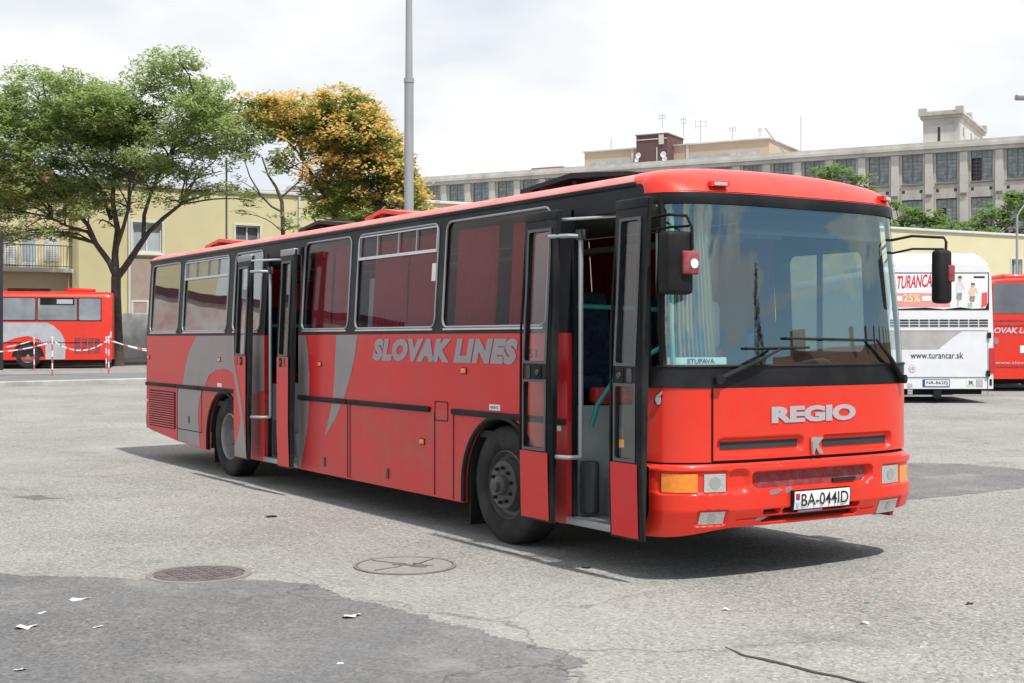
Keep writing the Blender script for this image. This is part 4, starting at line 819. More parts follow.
rtext(RB, 'www.slovaklines.sk', 995, 1050, 361, 364, mat('far_lettering', (.60, .50, .52), .5), e2_, mp2, zr2)
r2('bumper_gap', MAROON, [(989, 366.2), (1079, 366.2), (1079, 367.2), (989, 367.2)]); r2('lower_trim', BLACK, [(989, 384.2), (1079, 384.2), (1079, 387.5), (989, 387.5)], x=.02)
MB().box(.9, -.7, 3.0, 2.4, 1.0-.5, 3.24, .08).build('roof_hump', RED, RB, True); MB().box(2.8, 0.2, 3.0, 4.2, 1.1, 3.2, .02).build('roof_hatch', BLACK, RB, True)

# ------------------------------------------------------------------ yellow building
YEL = mat('yellow_render', (.62, .56, .33), .9, var=.05, scale=.35, dirt=(.48, .44, .28), dirt_amt=.45, dirt_scale=.5, bump=.1)
YELP = mat('pale_yellow_render', (.66, .60, .38), .9, var=.05, scale=.3, dirt=(.55, .50, .33), dirt_amt=.35, dirt_scale=.5)
TRIM = mat('white_trim', (.62, .62, .58), .7, var=.05); CON = mat('grey_concrete', (.52, .52, .50), .9, var=.18, scale=.8, dirt=(.2, .2, .19), dirt_amt=.5, bump=.2, bscale=8)
ROOFD = mat('blue_grey_roofing', (.055, .07, .095), .7, var=.15); TILE = mat('red_brown_tiles', (.20, .08, .055), .85, var=.3, scale=4, bump=.5, bscale=10)
PINK = mat('pinkish_render', (.38, .30, .26), .9, var=.08)
WGL = mat('office_glass', (.12, .14, .16), .05, var=.35, scale=.6, spec=.9)
WCUR = mat('net_curtain_glass', (.38, .43, .46), .25, var=.2, scale=.8, spec=.7)
YB = thing('yellow_building', (-56.12, 6.76, .6), 'long two-storey yellow building with white window surrounds behind the trees', 'building', atan2(.9987, .0513))
def yt(a, b, d): return (a, d, b-.6)
wins = [(5.98, 5.86, 7.38, 7.28), (11.0, 5.9, 12.25, 7.35), (17, 5.9, 18.4, 7.35), (22, 5.9, 23.4, 7.35), (28, 5.9, 29.4, 7.35), (35, 5.9, 36.4, 7.35), (-6.5, 5.86, -5.1, 7.28), (-12, 5.86, -10.6, 7.28), (-17, 5.86, -15.6, 7.28), (6.0, 2.95, 6.65, 3.48), (11, 2.2, 12.3, 3.6), (17, 2.2, 18.4, 3.6), (66.9, 5.95, 68.0, 7.35), (71.5, 5.95, 72.6, 7.35)]
MB().plate([(3.2, .2), (40, .2), (40, 9.0), (3.2, 9.0)], [[(a, b), (a, d), (c, d), (c, b)] for a, b, c, d in wins if 3.2 < a < 40], .35, yt).build('wall', YEL, YB)
MB().plate([(40.01, .2), (85, .2), (85, 8.95), (40.01, 8.95)], [[(a, b), (a, d), (c, d), (c, b)] for a, b, c, d in wins if a > 40], .35, yt).build('wall', YELP, YB)
MB().plate([(-24, .2), (3.2, .2), (3.2, 8.8), (-24, 8.8)], [[(a, b), (a, d), (c, d), (c, b)] for a, b, c, d in wins if a < 3.2], .35, lambda a, b, d: (a, d+.5, b-.6)).build('wall', YELP, YB)
MB().box(3.2, .0, -.4, 3.5, 14, 8.4).build('side_wall', YEL, YB); MB().box(-24, 13, -.4, 85, 13.3, 8.2).build('rear_wall', YEL, YB)
MB().box(-24.2, .1, 8.2, 3.1, 14, 8.3).build('roof_slab', ROOFD, YB)
MB().plate([(0, 8.5), (1.2, 9.25), (12.5, 9.25), (13.6, 8.5)], [], 80, lambda a, b, d: (3.4+d, a+.0, b-.55)).build('roof', ROOFD, YB)
MB().plate([(.2, 8.8), (4.5, 10.3), (13.2, 8.8)], [], 27, lambda a, b, d: (-24+d, a+.2, b-.6)).build('roof', TILE, YB)
MB().box(3.0, -.12, 8.36, 85.2, .0, 8.52, .02).build('cornice', TRIM, YB, True)
MB().box(1.0, 2.0, 8.3, 1.8, 2.8, 10.4).build('chimney', mat('brick', (.25, .1, .07), .9), YB)
def bwin(root, a, b, c, d, z0=.6, y=0, curtain=True, fm=TRIM, mull=1):
    f = MB(); t = .09
    f.plate([(a-t, b-t), (c+t, b-t), (c+t, d+t), (a-t, d+t)], [[(a, b), (a, d), (c, d), (c, b)]], .05, lambda p, q, e: (p, y-.04+e, q-z0))
    f.plate([(a, b), (c, b), (c, d), (a, d)], [[(a+.07, b+.07), (a+.07, d-.07), (c-.07, d-.07), (c-.07, b+.07)]], .06, lambda p, q, e: (p, y+.14+e, q-z0))
    for k in range(mull): x = a+(c-a)*(k+1)/(mull+1); f.box(x-.035, y+.142, b-z0+.07, x+.035, y+.20, d-z0-.07)
    fo = f.build('window_frame', fm, root); MB().box(a-.14, y-.12, b-z0-.14, c+.14, y-.041, b-z0-.095).build('sill', TRIM, fo)
    MB().box(a+.01, y+.205, b-z0+.01, c-.01, y+.215, d-z0-.01).build('pane', WCUR if curtain else WGL, fo)
for k, wv in enumerate(wins): bwin(YB, *wv, y=0 if wv[0] > 3.2 else .5, curtain=k in (0, 6))
MB().box(5.9, -.02, .72-.6, 7.52, -.002, 5.66-.6).build('render_panel', PINK, YB)
MB().tube([(5.80, -.08, .1), (5.80, -.08, 8.3)], .06, 8).build('downpipe', TRIM, YB); MB().tube([(14.3, -.08, .1), (14.3, -.08, 8.3)], .06, 8).build('downpipe', TRIM, YB)
bc = MB().box(-1.5, -.55, 4.78-.6, 3.15, .49, 4.96-.6).build('balcony', TRIM, YB)
rl = MB(); rl.tube([(-1.5, -.5, 6.0-.6), (3.1, -.5, 6.0-.6)], .025, 6); rl.tube([(3.1, -.5, 6.0-.6), (3.1, .48, 6.0-.6)], .025, 6); rl.tube([(-1.5, -.5, 5.05-.6), (3.1, -.5, 5.05-.6)], .02, 6)
for k in range(38): x = -1.5+4.6*k/37; rl.tube([(x, -.5, 4.96-.6), (x, -.5, 6.0-.6)], .009, 4)
rl.build('railing', HUB, bc)
SHUT = mat('shutter_white', (.70, .71, .70), .7, var=.05)
for (a, b, c, d) in ((.30, 5.15, .85, 6.75), (2.05, 5.35, 2.68, 6.85), (-1.4, 5.15, -.8, 6.75)):
    o = MB().box(a, .44, b-.6, c, .52, d-.6).build('shutter', SHUT, YB); s_ = MB()
    for k in range(14): z = b-.6+.08+(d-b-.16)*k/13; s_.box(a+.04, .432, z, c-.04, .442, z+.03)
    s_.build('shutter_slats', mat('slat_shadow_grey', (.48, .49, .49), .8), o)
o = MB().box(.98, .45, 4.97-.6, 1.72, .52, 6.72-.6).build('balcony_door', TRIM, YB); MB().box(1.06, .44, 5.3-.6, 1.64, .448, 6.62-.6).build('pane', WCUR, o)
# wall pieces
o = MB().box(-1, -.75, -.2, 30, -.5, 2.32).build('concrete_wall', CON); o.location = YB.location; o.rotation_euler = YB.rotation_euler; tag(o, 'low grey concrete wall between tree trunk and yellow building', 'wall')
# low pale wall with dark coping past the left edge (seen mirrored in the rear side windows)
t = thing('yard_wall', (-46.5, -22, 0.75), 'pale painted wall with dark coping left of the yard', 'wall', radians(90))
MB().box(0, 0, -.4, 24, .3, 4.1).build('wall', mat('mural_wall', (.62, .56, .52), .9, var=.15, scale=.8, dirt=(.55, .20, .15), dirt_amt=.9, dirt_scale=1.1), t); MB().box(-.1, -.12, 4.1, 24.1, .42, 4.42).build('coping', mat('maroon_coping', (.09, .035, .04), .8), t)

# ------------------------------------------------------------------ factory on the hill
CONC = mat('weathered_concrete', (.50, .475, .43), .9, var=.12, scale=.25, dirt=(.26, .23, .19), dirt_amt=.8, dirt_scale=.7, bump=.2, stretch=(1, 1, .45))
CONL = mat('light_concrete', (.58, .555, .51), .9, var=.1, scale=.3, dirt=(.27, .245, .21), dirt_amt=.5, dirt_scale=.7, stretch=(1, 1, .4))
FG = mat('factory_glass', (.20, .25, .26), .25, var=.5, scale=1.6, dirt=(.42, .46, .46), dirt_amt=.6, dirt_scale=1.0)
FGD = mat('factory_glass_dark', (.03, .035, .04), .2, var=.4)
FM = mat('rusty_window_steel', (.20, .16, .13), .8, var=.25)
FB = thing('factory_building', (-132.26, 70.61, 0), 'long weathered concrete factory with rows of tall steel windows on the horizon', 'building', atan2(.48678, .87352))
cs = [63.28-3.29*k for k in range(-7, 26)]
xa, xb = cs[-1]-1.645, cs[0]+1.645
holes = []
for c in cs:
    for z0, z1 in ((17.1, 20.15), (12.4, 15.55), (7.7, 10.85), (3.0, 6.15)): holes.append([(c-1.0, z0), (c-1.0, z1), (c+1.0, z1), (c+1.0, z0)])
MB().plate([(xa, 0), (xb, 0), (xb, 20.4), (xa, 20.4)], holes, .45, lambda a, b, d: (a, d, b)).build('facade', CONC, FB)
def rep(mesh, name, par, loc):
    o = bpy.data.objects.new(name, mesh); COL.objects.link(o); o.parent = par; o.location = loc; return o
def protomesh(mb, m):
    me = bpy.data.meshes.new('m'); me.from_pydata(mb.v, [], mb.f); me.materials.append(m); return me
pme = protomesh(MB().box(-.36, -.22, 0, .36, -.002, 20.0), CONL)
for k in range(len(cs)+1): rep(pme, 'pilaster', FB, (xb-3.29*k, 0, 0))
cm = MB(); cm.box(xa-.3, -.35, 20.05, xb+.3, 16, 20.42); cm.box(xa-.4, -.55, 20.425, xb+.4, 16, 20.72); cm.box(xa-.3, -.30, 20.725, xb+.3, 16, 21.12); cm.build('cornice', CONL, FB)
MB().box(xa, 15.5, 0, xb, 16, 20.0).build('rear_wall', CONC, FB); MB().box(xb, 0, 0, xb+.3, 15.9, 20.0).build('end_wall', CONC, FB)
rnd = random.Random(3)
def facwin(kind):
    f = MB(); f.plate([(-1, 0), (1, 0), (1, 3.1), (-1, 3.1)], [[(-.93, .07), (-.93, 3.03), (.93, 3.03), (.93, .07)]], .08, lambda a, b, d: (a, d, b)); f.box(-.05, .0, .07, .05, .078, 3.03)
    f.box(-.93, .005, 2.25, .93, .075, 2.31)
    for k in range(1, 6): z = .07+k*.365; f.box(-.93, .02, z, .93, .06, z+.03)
    for x in (-.5, .5): f.box(x-.012, .02, .07, x+.012, .06, 3.03)
    return f
def setmesh(mb, name, m):
    me = bpy.data.meshes.new(name); me.from_pydata(mb.v, [], mb.f); me.materials.append(m); return me
fw = setmesh(facwin(0), 'window', FM); pane = setmesh(MB().box(-.93, .035, .07, .93, .045, 3.03), 'pane', FG)
op = MB(); op.box(-.93, .034, 2.3, .93, .045, 3.03); op.box(.05, .034, .07, .93, .045, 2.3); panev = setmesh(op, 'pane', FG)
dk = setmesh(MB().box(-.93, .40, .07, .93, .42, 3.03), 'dark_opening', FGD)
si = setmesh(MB().box(-1.05, -.28, -.12, 1.05, .0, -.004), 'sill', mat('stained_sill', (.22, .13, .10), .9, var=.2))
for c in cs:
    for row, z in enumerate((17.06, 12.38, 7.7)):
        if row == 2 and c < 45: continue
        wo = bpy.data.objects.new('window', fw); COL.objects.link(wo); wo.parent = FB; wo.location = (c, .18, z)
        missing = rnd.random() < (.15 if row == 0 else .6)
        po = bpy.data.objects.new('pane', panev if missing else pane); COL.objects.link(po); po.parent = wo
        if missing: do = bpy.data.objects.new('dark_opening', dk); COL.objects.link(do); do.parent = wo
        so = bpy.data.objects.new('sill', si); COL.objects.link(so); so.parent = wo
vme = protomesh(MB().box(-.14, -.012, 0, .14, -.002, .3), FGD)
for c in cs:
    for dx in (-.85, .85): rep(vme, 'vent_opening', FB, (c+dx, 0, 16.2))
bme = protomesh(MB().box(-.3, -.36, 0, .3, -.222, .25), FM)
for k in range(len(cs)): rep(bme, 'iron_bracket', FB, (xb-3.29*k, 0, 15.75))
# tower
tw = MB(); tw.box(57.6, .8, 21.1, 61.1, 14.5, 23.55); to = tw.build('tower', CONL, FB)
t2 = MB(); t2.box(57.35, .55, 23.56, 61.35, 14.8, 23.85); t2.box(57.2, .4, 23.855, 61.5, 14.95, 24.05)
for (x, y) in ((57.2, .4), (60.75, .4), (60.75, 5), (60.75, 14.2), (57.2, 14.2)): t2.box(x, y, 24.052, x+.75, y+.75, 24.6)
t2.box(57.5, .7, 24.052, 61.2, .9, 24.3); t2.box(61.0, 1.5, 24.052, 61.2, 14, 24.3)
t2.build('tower_cornice', CONC, to)
t3 = MB(); t3.box(59.0, .78, 21.3, 59.25, .799, 22.7)
for y in (2.5, 7, 10, 12.5): t3.box(61.101, y, 21.9, 61.12, y+.6, 22.8)
t3.build('tower_windows', FGD, to); MB().box(58.2, .77, 22.9, 60.6, .798, 23.3).build('tower_panel', CONC, to)
# roof blocks
PH = mat('tan_cladding', (.50, .38, .29), .85, var=.05, scale=.5); BR = mat('brown_cladding', (.115, .06, .058), .8, var=.1, scale=3)
ph = MB().box(17.0, 8, 20.5, 39.6, 24, 23.9).build('penthouse', PH, FB); MB().box(16.8, 7.8, 23.902, 39.8, 24.3, 24.05).build('roof_edge', CONL, ph)
for k in range(6): MB().box(17.9+k*1.06, 7.96, 22.0, 18.8+k*1.06, 7.999, 22.75).build('strip_window', WCUR, ph)
for k in range(7): MB().box(30.2+k*1.15, 7.96, 22.0, 31.2+k*1.15, 7.999, 22.65).build('strip_window', WCUR, ph)
mb = MB()
for x in (23.2, 30.0): mb.box(x-.15, 7.9, 20.5, x+.15, 7.95, 24.1)
mb.build('pilaster_pair', CONL, ph)['kind'] = 'stuff'
bb = MB().box(24.5, 6, 20.5, 28.3, 11.0, 25.05).build('lift_house', BR, FB); MB().box(24.4, 5.9, 25.052, 28.4, 11.1, 25.18).build('roof_edge', mat('brown_trim', (.2, .14, .13), .8), bb)
mb = MB(); mb.box(24.52, 5.93, 24.5, 28.28, 5.999, 24.62); mb.box(27.0, 5.93, 21.2, 27.1, 5.999, 23.6); mb.box(27.3, 5.9, 23.9, 27.9, 5.999, 25.0); mb.build('wall_trim', CONL, bb)
mb = MB()
for (x, z, r_) in ((24.9, 22.8, .3), (24.7, 22.3, .25), (27.95, 22.7, .35), (28.1, 22.2, .3)): mb.lathe((x, 5.7, z), [(0, .15), (r_*.6, .08), (r_, 0)], 14)
mb.build('satellite_dishes', WHITE, bb)
for (x, y, z0, h, b) in ((27.3, 7, 25.9, 2.0, .5), (31.2, 9, 24.3, 3.2, .9), (35.0, 9, 24.3, 1.8, .5), (20.0, 9, 24.3, 1.6, .0), (29.5, 8, 25, 2.6, .4), (44.6, 3, 21.1, 5.2, 0), (38.2, 9, 24.3, 1.3, .3)):
    m_ = MB(); h *= .8; b *= .7; m_.tube([(x, y, z0), (x, y, z0+h)], .035, 5)
    if b:
        for q in (.7, .9): m_.tube([(x-b, y, z0+h*q), (x+b, y, z0+h*q)], .022, 4)
        m_.tube([(x-b, y, z0+h*.6), (x-b, y, z0+h)], .022, 4); m_.tube([(x+b, y, z0+h*.6), (x+b, y, z0+h)], .022, 4)
    m_.build('antenna', ALUD, FB)
m_ = MB(); m_.tube([(43.6, 2.4, 20.6), (40.9, 2.4, 24.2)], .06, 5); m_.build('antenna', ALUD, FB)
MB().box(10.9, 6, 20.6, 15, 10, 22.2).build('red_roof_shed', mat('brick_red', (.30, .10, .07), .9), FB); MB().box(15.1, 6, 20.6, 17.5, 10, 21.9).build('pale_roof_shed', CONL, FB)

# ------------------------------------------------------------------ trees
BARK = mat('bark', (.075, .062, .05), .95, var=.3, scale=6, bump=.6, bscale=12)
LG = leafmat('green_leaves', (.25, .335, .11), (.38, .47, .18), (.45, .52, .23), .58)
LG2 = leafmat('dark_green_leaves', (.20, .27, .06), (.32, .40, .11), None, .6)
LO = leafmat('orange_seed_clusters', (.70, .48, .15), (.80, .57, .21), (.60, .55, .19), .6)
LB = leafmat('bush_leaves', (.15, .25, .07), (.28, .40, .12), None, .55)
def crown_mesh(blobs, rnd, dens, leaf, flat=.35, per=14, spread=.34, gap=-.16):
    vs = []; fs = []
    for (u, v, z, ru, rv, rz) in blobs:
        n = int(dens*ru*rz*max(1, rv/1.5))
        for _ in range(n):
            while True:
                a, b, c = rnd.uniform(-1, 1), rnd.uniform(-1, 1), rnd.uniform(-1, 1); q = a*a+b*b+c*c
                if q < 1 and (q > .25 or rnd.random() < .35): break
            C0 = Vector((u+a*ru, v+b*rv, z+c*rz))
            if noise.noise(C0*.55) < gap: continue
            yaw = rnd.uniform(0, 2*pi); droop = rnd.uniform(-.5, .1); d1 = Vector((cos(yaw), sin(yaw), droop)).normalized(); d2 = Vector((-sin(yaw), cos(yaw), rnd.uniform(-.3, .3)))
            for k in range(per):
                q = C0+d1*rnd.uniform(-spread, spread)+d2*rnd.uniform(-spread, spread)*.7+Vector((0, 0, rnd.uniform(-1, 1)*spread*flat))
                la = rnd.uniform(0, 2*pi); L1 = Vector((cos(la), sin(la), rnd.uniform(-.7, .3)))*leaf*rnd.uniform(.7, 1.25); L2 = Vector((-sin(la), cos(la), rnd.uniform(-.6, .6)))*leaf*.38
                i = len(vs); vs += [q-L1, q+L2*.9, q+L1, q-L2*.9]; fs.append((i, i+1, i+2, i+3))
    mb = MB(); mb.v = [tuple(p) for p in vs]; mb.f = fs; return mb
def raw(mb, name, m, parent):
    me = bpy.data.meshes.new(name); me.from_pydata(mb.v, [], mb.f); me.materials.append(m); o = bpy.data.objects.new(name, me); COL.objects.link(o); o.parent = parent; return o
def limb(mb, a, b, r0, r1, rnd, bend=.12):
    a = Vector(a); b = Vector(b); n = 7; L_ = (b-a).length; o1 = Vector((rnd.uniform(-1, 1), rnd.uniform(-1, 1), rnd.uniform(.2, 1)))*L_*bend
    P = [a.lerp(b, i/n)+o1*sin(pi*i/n)+Vector((rnd.uniform(-1, 1), rnd.uniform(-1, 1), 0))*L_*.012 for i in range(n+1)]
    mb.tube(P, [r0+(r1-r0)*i/n for i in range(n+1)], 7); return P
def twigs(mb, blobs, anchors, rnd, per=3, r=.05):
    for (u, v, z, ru, rv, rz) in blobs:
        c = Vector((u, v, z-.3*rz)); a = min(anchors, key=lambda q: (Vector(q)-c).length+ (2 if q[2] > c.z else 0)); P = limb(mb, a, c, r, r*.45, rnd)
        for _ in range(per):
            e = Vector((u+rnd.uniform(-.8, .8)*ru, v+rnd.uniform(-.8, .8)*rv, z+rnd.uniform(-.3, .8)*rz)); limb(mb, P[rnd.randint(3, 7)], e, r*.4, r*.12, rnd)
# left green tree: local x = to the right as seen from the yard, y = away
ANG = atan2(RT.y, RT.x)
k_ = 55/1324.5
def place(px, s): return W((px-512)/1324.5*s, s)
def T(px, py): return ((px-118)*k_, (361.5-py)*k_)
rnd = random.Random(11)
pz = place(118, 55); tr = thing('tree', pz, 'tall green tree with forked trunk and airy crown behind the parked red bus', 'tree', ANG)
raw_b = [(20, 115, 32, 20), (60, 92, 34, 16), (58, 78, 14, 7), (112, 100, 38, 15), (100, 82, 24, 7), (165, 80, 32, 15), (158, 62, 16, 7), (200, 72, 24, 9), (198, 100, 32, 17), (222, 122, 22, 16), (232, 98, 14, 7), (30, 145, 36, 17), (82, 130, 40, 17), (135, 125, 38, 16), (180, 138, 32, 13), (6, 180, 28, 15), (52, 172, 36, 15), (100, 160, 32, 12), (146, 158, 28, 11), (14, 212, 26, 11), (62, 206, 30, 11), (105, 196, 22, 8), (190, 172, 16, 8), (226, 160, 14, 9), (232, 190, 10, 7), (68, 228, 14, 5), (186, 190, 9, 5), (-20, 150, 24, 22), (140, 182, 16, 7), (-22, 200, 18, 12), (35, 192, 30, 9), (80, 186, 26, 8), (122, 172, 22, 8), (62, 158, 26, 9), (168, 158, 18, 8), (202, 152, 20, 9), (212, 176, 14, 7), (152, 196, 12, 5), (8, 228, 20, 7), (50, 232, 14, 4), (92, 208, 16, 5), (236, 140, 12, 8), (120, 120, 40, 20), (45, 120, 36, 16), (182, 112, 34, 16)]
bl = []
for (x, y, rx, ry) in raw_b:
    u, z = T(x, y)
    for dv in (-1.6, 1.4): bl.append((u+rnd.uniform(-.4, .4), dv+rnd.uniform(-1, 1), z+rnd.uniform(-.25, .25), rx*k_, 1.3+rx*k_*.5, ry*k_))
tk = MB()
def P3(x, y, v=0): u, z = T(x, y); return (u, v, z)
tk.tube([(0, 0, -.3), P3(118, 350), P3(117, 320), P3(116, 290), P3(116, 272)], [.30, .235, .215, .205, .20], 12)
A_ = [P3(116, 272), P3(111, 258, -.2), P3(99, 240, -.4), P3(92, 222, -.5), P3(75, 200, -.7)]; tk.tube(A_, [.15, .13, .11, .095, .07], 8)
B_ = [P3(117, 273), P3(124, 262, .2), P3(137, 240, .4), P3(146, 226, .5), P3(160, 212, .6), P3(176, 198, .8)]; tk.tube(B_, [.16, .14, .125, .10, .085, .06], 8)
C_ = [P3(116, 274), P3(115, 250), P3(117, 225, .1), P3(113, 200, 0), P3(112, 170, .2), P3(110, 135, .1)]; tk.tube(C_, [.17, .145, .125, .10, .075, .05], 8)
D_ = [P3(141, 232, .4), P3(143, 210, .2), P3(150, 185, .3), P3(168, 150, .2), P3(190, 115, .3)]; tk.tube(D_, [.10, .085, .07, .05, .035], 7)
E_ = [P3(99, 240, -.4), P3(90, 228, -.3), P3(70, 222, -.6), P3(58, 215, -.7)]; tk.tube(E_, [.08, .07, .05, .03], 7)
F_ = [P3(116, 245, 0), P3(125, 225, -.3), P3(133, 205, -.6), P3(136, 175, -.9), P3(140, 130, -1)]; tk.tube(F_, [.09, .08, .065, .05, .03], 7)
G_ = [P3(111, 215, 0), P3(95, 180, .6), P3(70, 150, 1), P3(45, 120, 1.2)]; tk.tube(G_, [.08, .065, .05, .03], 7)
twigs(tk, bl, A_+B_[2:]+C_[2:]+D_+E_+F_+G_, rnd, 3, .042)
tk.build('trunk', BARK, tr, True)
raw(crown_mesh(bl, rnd, 64, .105, .3, 34, .44, -.25), 'crown', LG, tr)
# small sparse tree between the two
pz = place(284, 54); ts = thing('tree', pz, 'thin sparse sapling with bare curved stems between the green and orange trees', 'tree', ANG)
ks = 54/1324.5; g0 = 360
def T2(x, y, v=0): return ((x-284)*ks, v, (g0-y)*ks)
tk = MB(); tk.tube([T2(284, 368), T2(284, 300), T2(283, 225), T2(282, 195), T2(276, 180), T2(268, 168), T2(262, 150)], [.10, .095, .085, .08, .06, .04, .03], 8)
tk.tube([T2(282, 205), T2(272, 200), T2(262, 190), T2(250, 170), T2(245, 155)], [.05, .045, .04, .03, .02], 6); tk.tube([T2(282, 190), T2(291, 182), T2(302, 172), T2(304, 140)], [.045, .04, .03, .02], 6)
bs = [(*((x-284)*ks, dv, (g0-y)*ks), rx*ks, .8, ry*ks) for (x, y, rx, ry, dv) in [(246, 150, 9, 8, 0), (240, 172, 11, 6, .3), (256, 130, 11, 7, 0), (252, 188, 8, 5, -.2), (262, 118, 12, 7, .3), (236, 205, 7, 4, 0), (282, 148, 11, 8, .3), (272, 165, 7, 4, 0), (286, 210, 18, 4, -.2), (292, 218, 16, 5, .1)]]
twigs(tk, bs, [T2(268, 168), T2(262, 190), T2(245, 155), T2(283, 225), T2(302, 172)], rnd, 2, .025); tk.build('trunk', BARK, ts, True)
raw(crown_mesh(bs, rnd, 60, .14, .3, 14, .3), 'crown', LG, ts)
# orange tree
pz = place(365, 57); to_ = thing('tree', pz, 'dense green tree covered in orange seed clusters behind the red bus', 'tree', ANG)
ko = 57/1324.5; g1 = 357
def T3(x, y, v=0): return ((x-365)*ko, v, (g1-y)*ko)
ob_ = [(262, 105, 16, 10), (272, 122, 18, 8), (300, 103, 28, 11), (300, 122, 22, 10), (345, 100, 30, 13), (330, 122, 30, 14), (368, 120, 22, 16), (385, 140, 18, 14), (350, 145, 34, 16), (395, 158, 18, 16), (375, 172, 28, 18), (335, 172, 24, 15), (310, 178, 16, 10), (408, 182, 14, 14), (350, 196, 30, 13), (395, 200, 24, 12), (418, 206, 14, 9), (414, 194, 12, 10), (406, 170, 12, 10), (312, 196, 9, 5), (330, 208, 18, 8), (365, 213, 34, 9), (296, 140, 9, 7), (285, 158, 9, 7), (280, 108, 20, 9), (312, 110, 24, 12), (258, 118, 9, 7), (322, 150, 22, 12), (362, 135, 30, 16)]
bo = []
for (x, y, rx, ry) in ob_:
    a, _, b = T3(x, y)
    for dv in (-1.4, 1.2): bo.append((a, dv+rnd.uniform(-.6, .6), b, rx*ko, 1.2+rx*ko*.5, ry*ko))
tk = MB(); tk.tube([T3(368, 362), T3(367, 300), T3(366, 240), T3(362, 222), T3(356, 205), T3(350, 190), T3(345, 150)], [.3, .27, .24, .2, .16, .13, .08], 9)
tk.tube([T3(366, 240), T3(374, 215), T3(378, 195), T3(390, 170)], [.18, .15, .11, .07], 8); tk.tube([T3(366, 250), T3(345, 225), T3(325, 190), T3(305, 155), T3(297, 132), T3(280, 118)], [.12, .10, .085, .07, .06, .04], 8)
twigs(tk, bo, [T3(350, 190), T3(345, 150), T3(378, 195), T3(390, 170), T3(305, 155), T3(297, 132)], rnd, 2, .04); tk.build('trunk', BARK, to_, True)
raw(crown_mesh(bo, rnd, 58, .15, .4, 20, .34), 'crown', LG2, to_)
# orange clusters sit on the outside of the crown
vs = MB(); cl = []
for (u, v, z, ru, rv, rz) in bo:
    px = 365+u/ko; low = z < (g1-195)*ko
    for _ in range(int(66*ru*rz*(.35 if low else 1))):
        a = rnd.uniform(0, 2*pi); ph_ = math.asin(rnd.uniform(-.25 if not low else .0, 1)); c_ = Vector((u+ru*1.05*cos(ph_)*cos(a), v+rv*1.05*cos(ph_)*sin(a), z+rz*1.08*sin(ph_)))
        if noise.noise(c_*.6+Vector((5, 0, 0))) < -.38: continue
        cl.append((c_.x, c_.y, c_.z, .17, .17, .09))
def clusters(cl, rnd, n, leaf):
    v = []; f = []
    for (x, y, z, a, b, c) in cl:
        for _ in range(n):
            q = Vector((x+rnd.gauss(0, a), y+rnd.gauss(0, b), z+rnd.gauss(0, c))); la = rnd.uniform(0, 2*pi); L1 = Vector((cos(la), sin(la), rnd.uniform(-.6, .6)))*leaf*rnd.uniform(.6, 1.2); L2 = Vector((-sin(la), cos(la), rnd.uniform(-.8, .8)))*leaf*.7
            i = len(v); v += [q-L1, q+L2, q+L1, q-L2]; f.append((i, i+1, i+2, i+3))
    mb = MB(); mb.v = [tuple(p) for p in v]; mb.f = f; return mb
raw(clusters(cl, rnd, 15, .085), 'seed_clusters', LO, to_)
# trees and bushes at the right, behind the yellow wall
def bush(px, s, blobs, label, dens=30, leaf=.17, base=330, mat_=LB):
    kk = s/1324.5; p_ = W((px-512)/1324.5*s, s); r = thing('tree', p_, label, 'tree', ANG, 'trees behind the yellow wall')
    B = [((x-px)*kk, dv, 1.689-p_.z+(339.6-y)*kk, rx*kk, 1.2, ry*kk) for (x, y, rx, ry) in blobs for dv in (-.7, .8)]
    m_ = MB(); m_.tube([(0, 0, -.3), (.1, 0, B[0][2]*.5), (0, 0, B[0][2]*.8)], [.22, .18, .1], 7); twigs(m_, B, [(0, 0, B[0][2]*.7), (.1, 0, B[0][2]*.5)], rnd, 2, .06); m_.build('trunk', BARK, r, True)
    raw(crown_mesh(B, rnd, dens*1.6, leaf*1.5, .35, 18, .5), 'crown', mat_, r)
bush(838, 108, [(826, 170, 12, 5), (842, 176, 18, 6), (860, 180, 10, 4), (850, 190, 22, 8), (862, 194, 12, 4)], 'light green treetop rising above the bus roof in front of the factory', 14)
bush(915, 112, [(905, 212, 14, 7), (925, 216, 16, 8), (938, 222, 10, 6), (900, 222, 12, 7), (915, 226, 22, 6), (893, 204, 8, 5)], 'broad green tree above the yellow wall beside the bus mirror', 14)
bush(985, 112, [(1000, 205, 16, 6), (1015, 198, 12, 6), (985, 215, 16, 7), (960, 224, 16, 5), (1008, 218, 18, 8), (1020, 228, 18, 7), (975, 228, 22, 5), (1030, 210, 14, 10)], 'ragged green tree at the right edge in front of the factory', 11)
bush(940, 104, [(950, 230, 18, 3.5), (905, 230, 16, 4), (990, 232, 20, 3), (880, 226, 14, 5)], 'low line of shrubs just above the yellow wall top', 12)
# cypress and terraces beyond the yard (mirrored in the windscreen)
p_ = Vector((30.8, 25.4, 0)); cy = thing('tree', p_, 'dark narrow conifer standing across the yard', 'tree')
MB().tube([(0, 0, -.2), (0, 0, 9)], [.2, .03], 7).build('trunk', BARK, cy, True)
raw(crown_mesh([(0, 0, 1.2+k*.9, 1.9-abs(k-2.5)*.2-max(0, k-5)*.16, 1.0-max(0, k-3)*.11, .7) for k in range(9)], rnd, 70, .13, .8, 12, .25), 'crown', leafmat('conifer_leaves', (.012, .03, .014), (.03, .055, .02)), cy)
t = thing('terraced_houses', (52, 46, 0), 'row of dark roofed houses across the yard', 'building', radians(118))
MB().box(0, 0, -.5, 60, 9, 5.2).build('wall', YELP, t); MB().plate([(-.5, 5.2), (4.5, 8.0), (9.5, 5.2)], [], 60, lambda a, b, d: (d, a, b)).build('roof', TILE, t)
mb = MB()
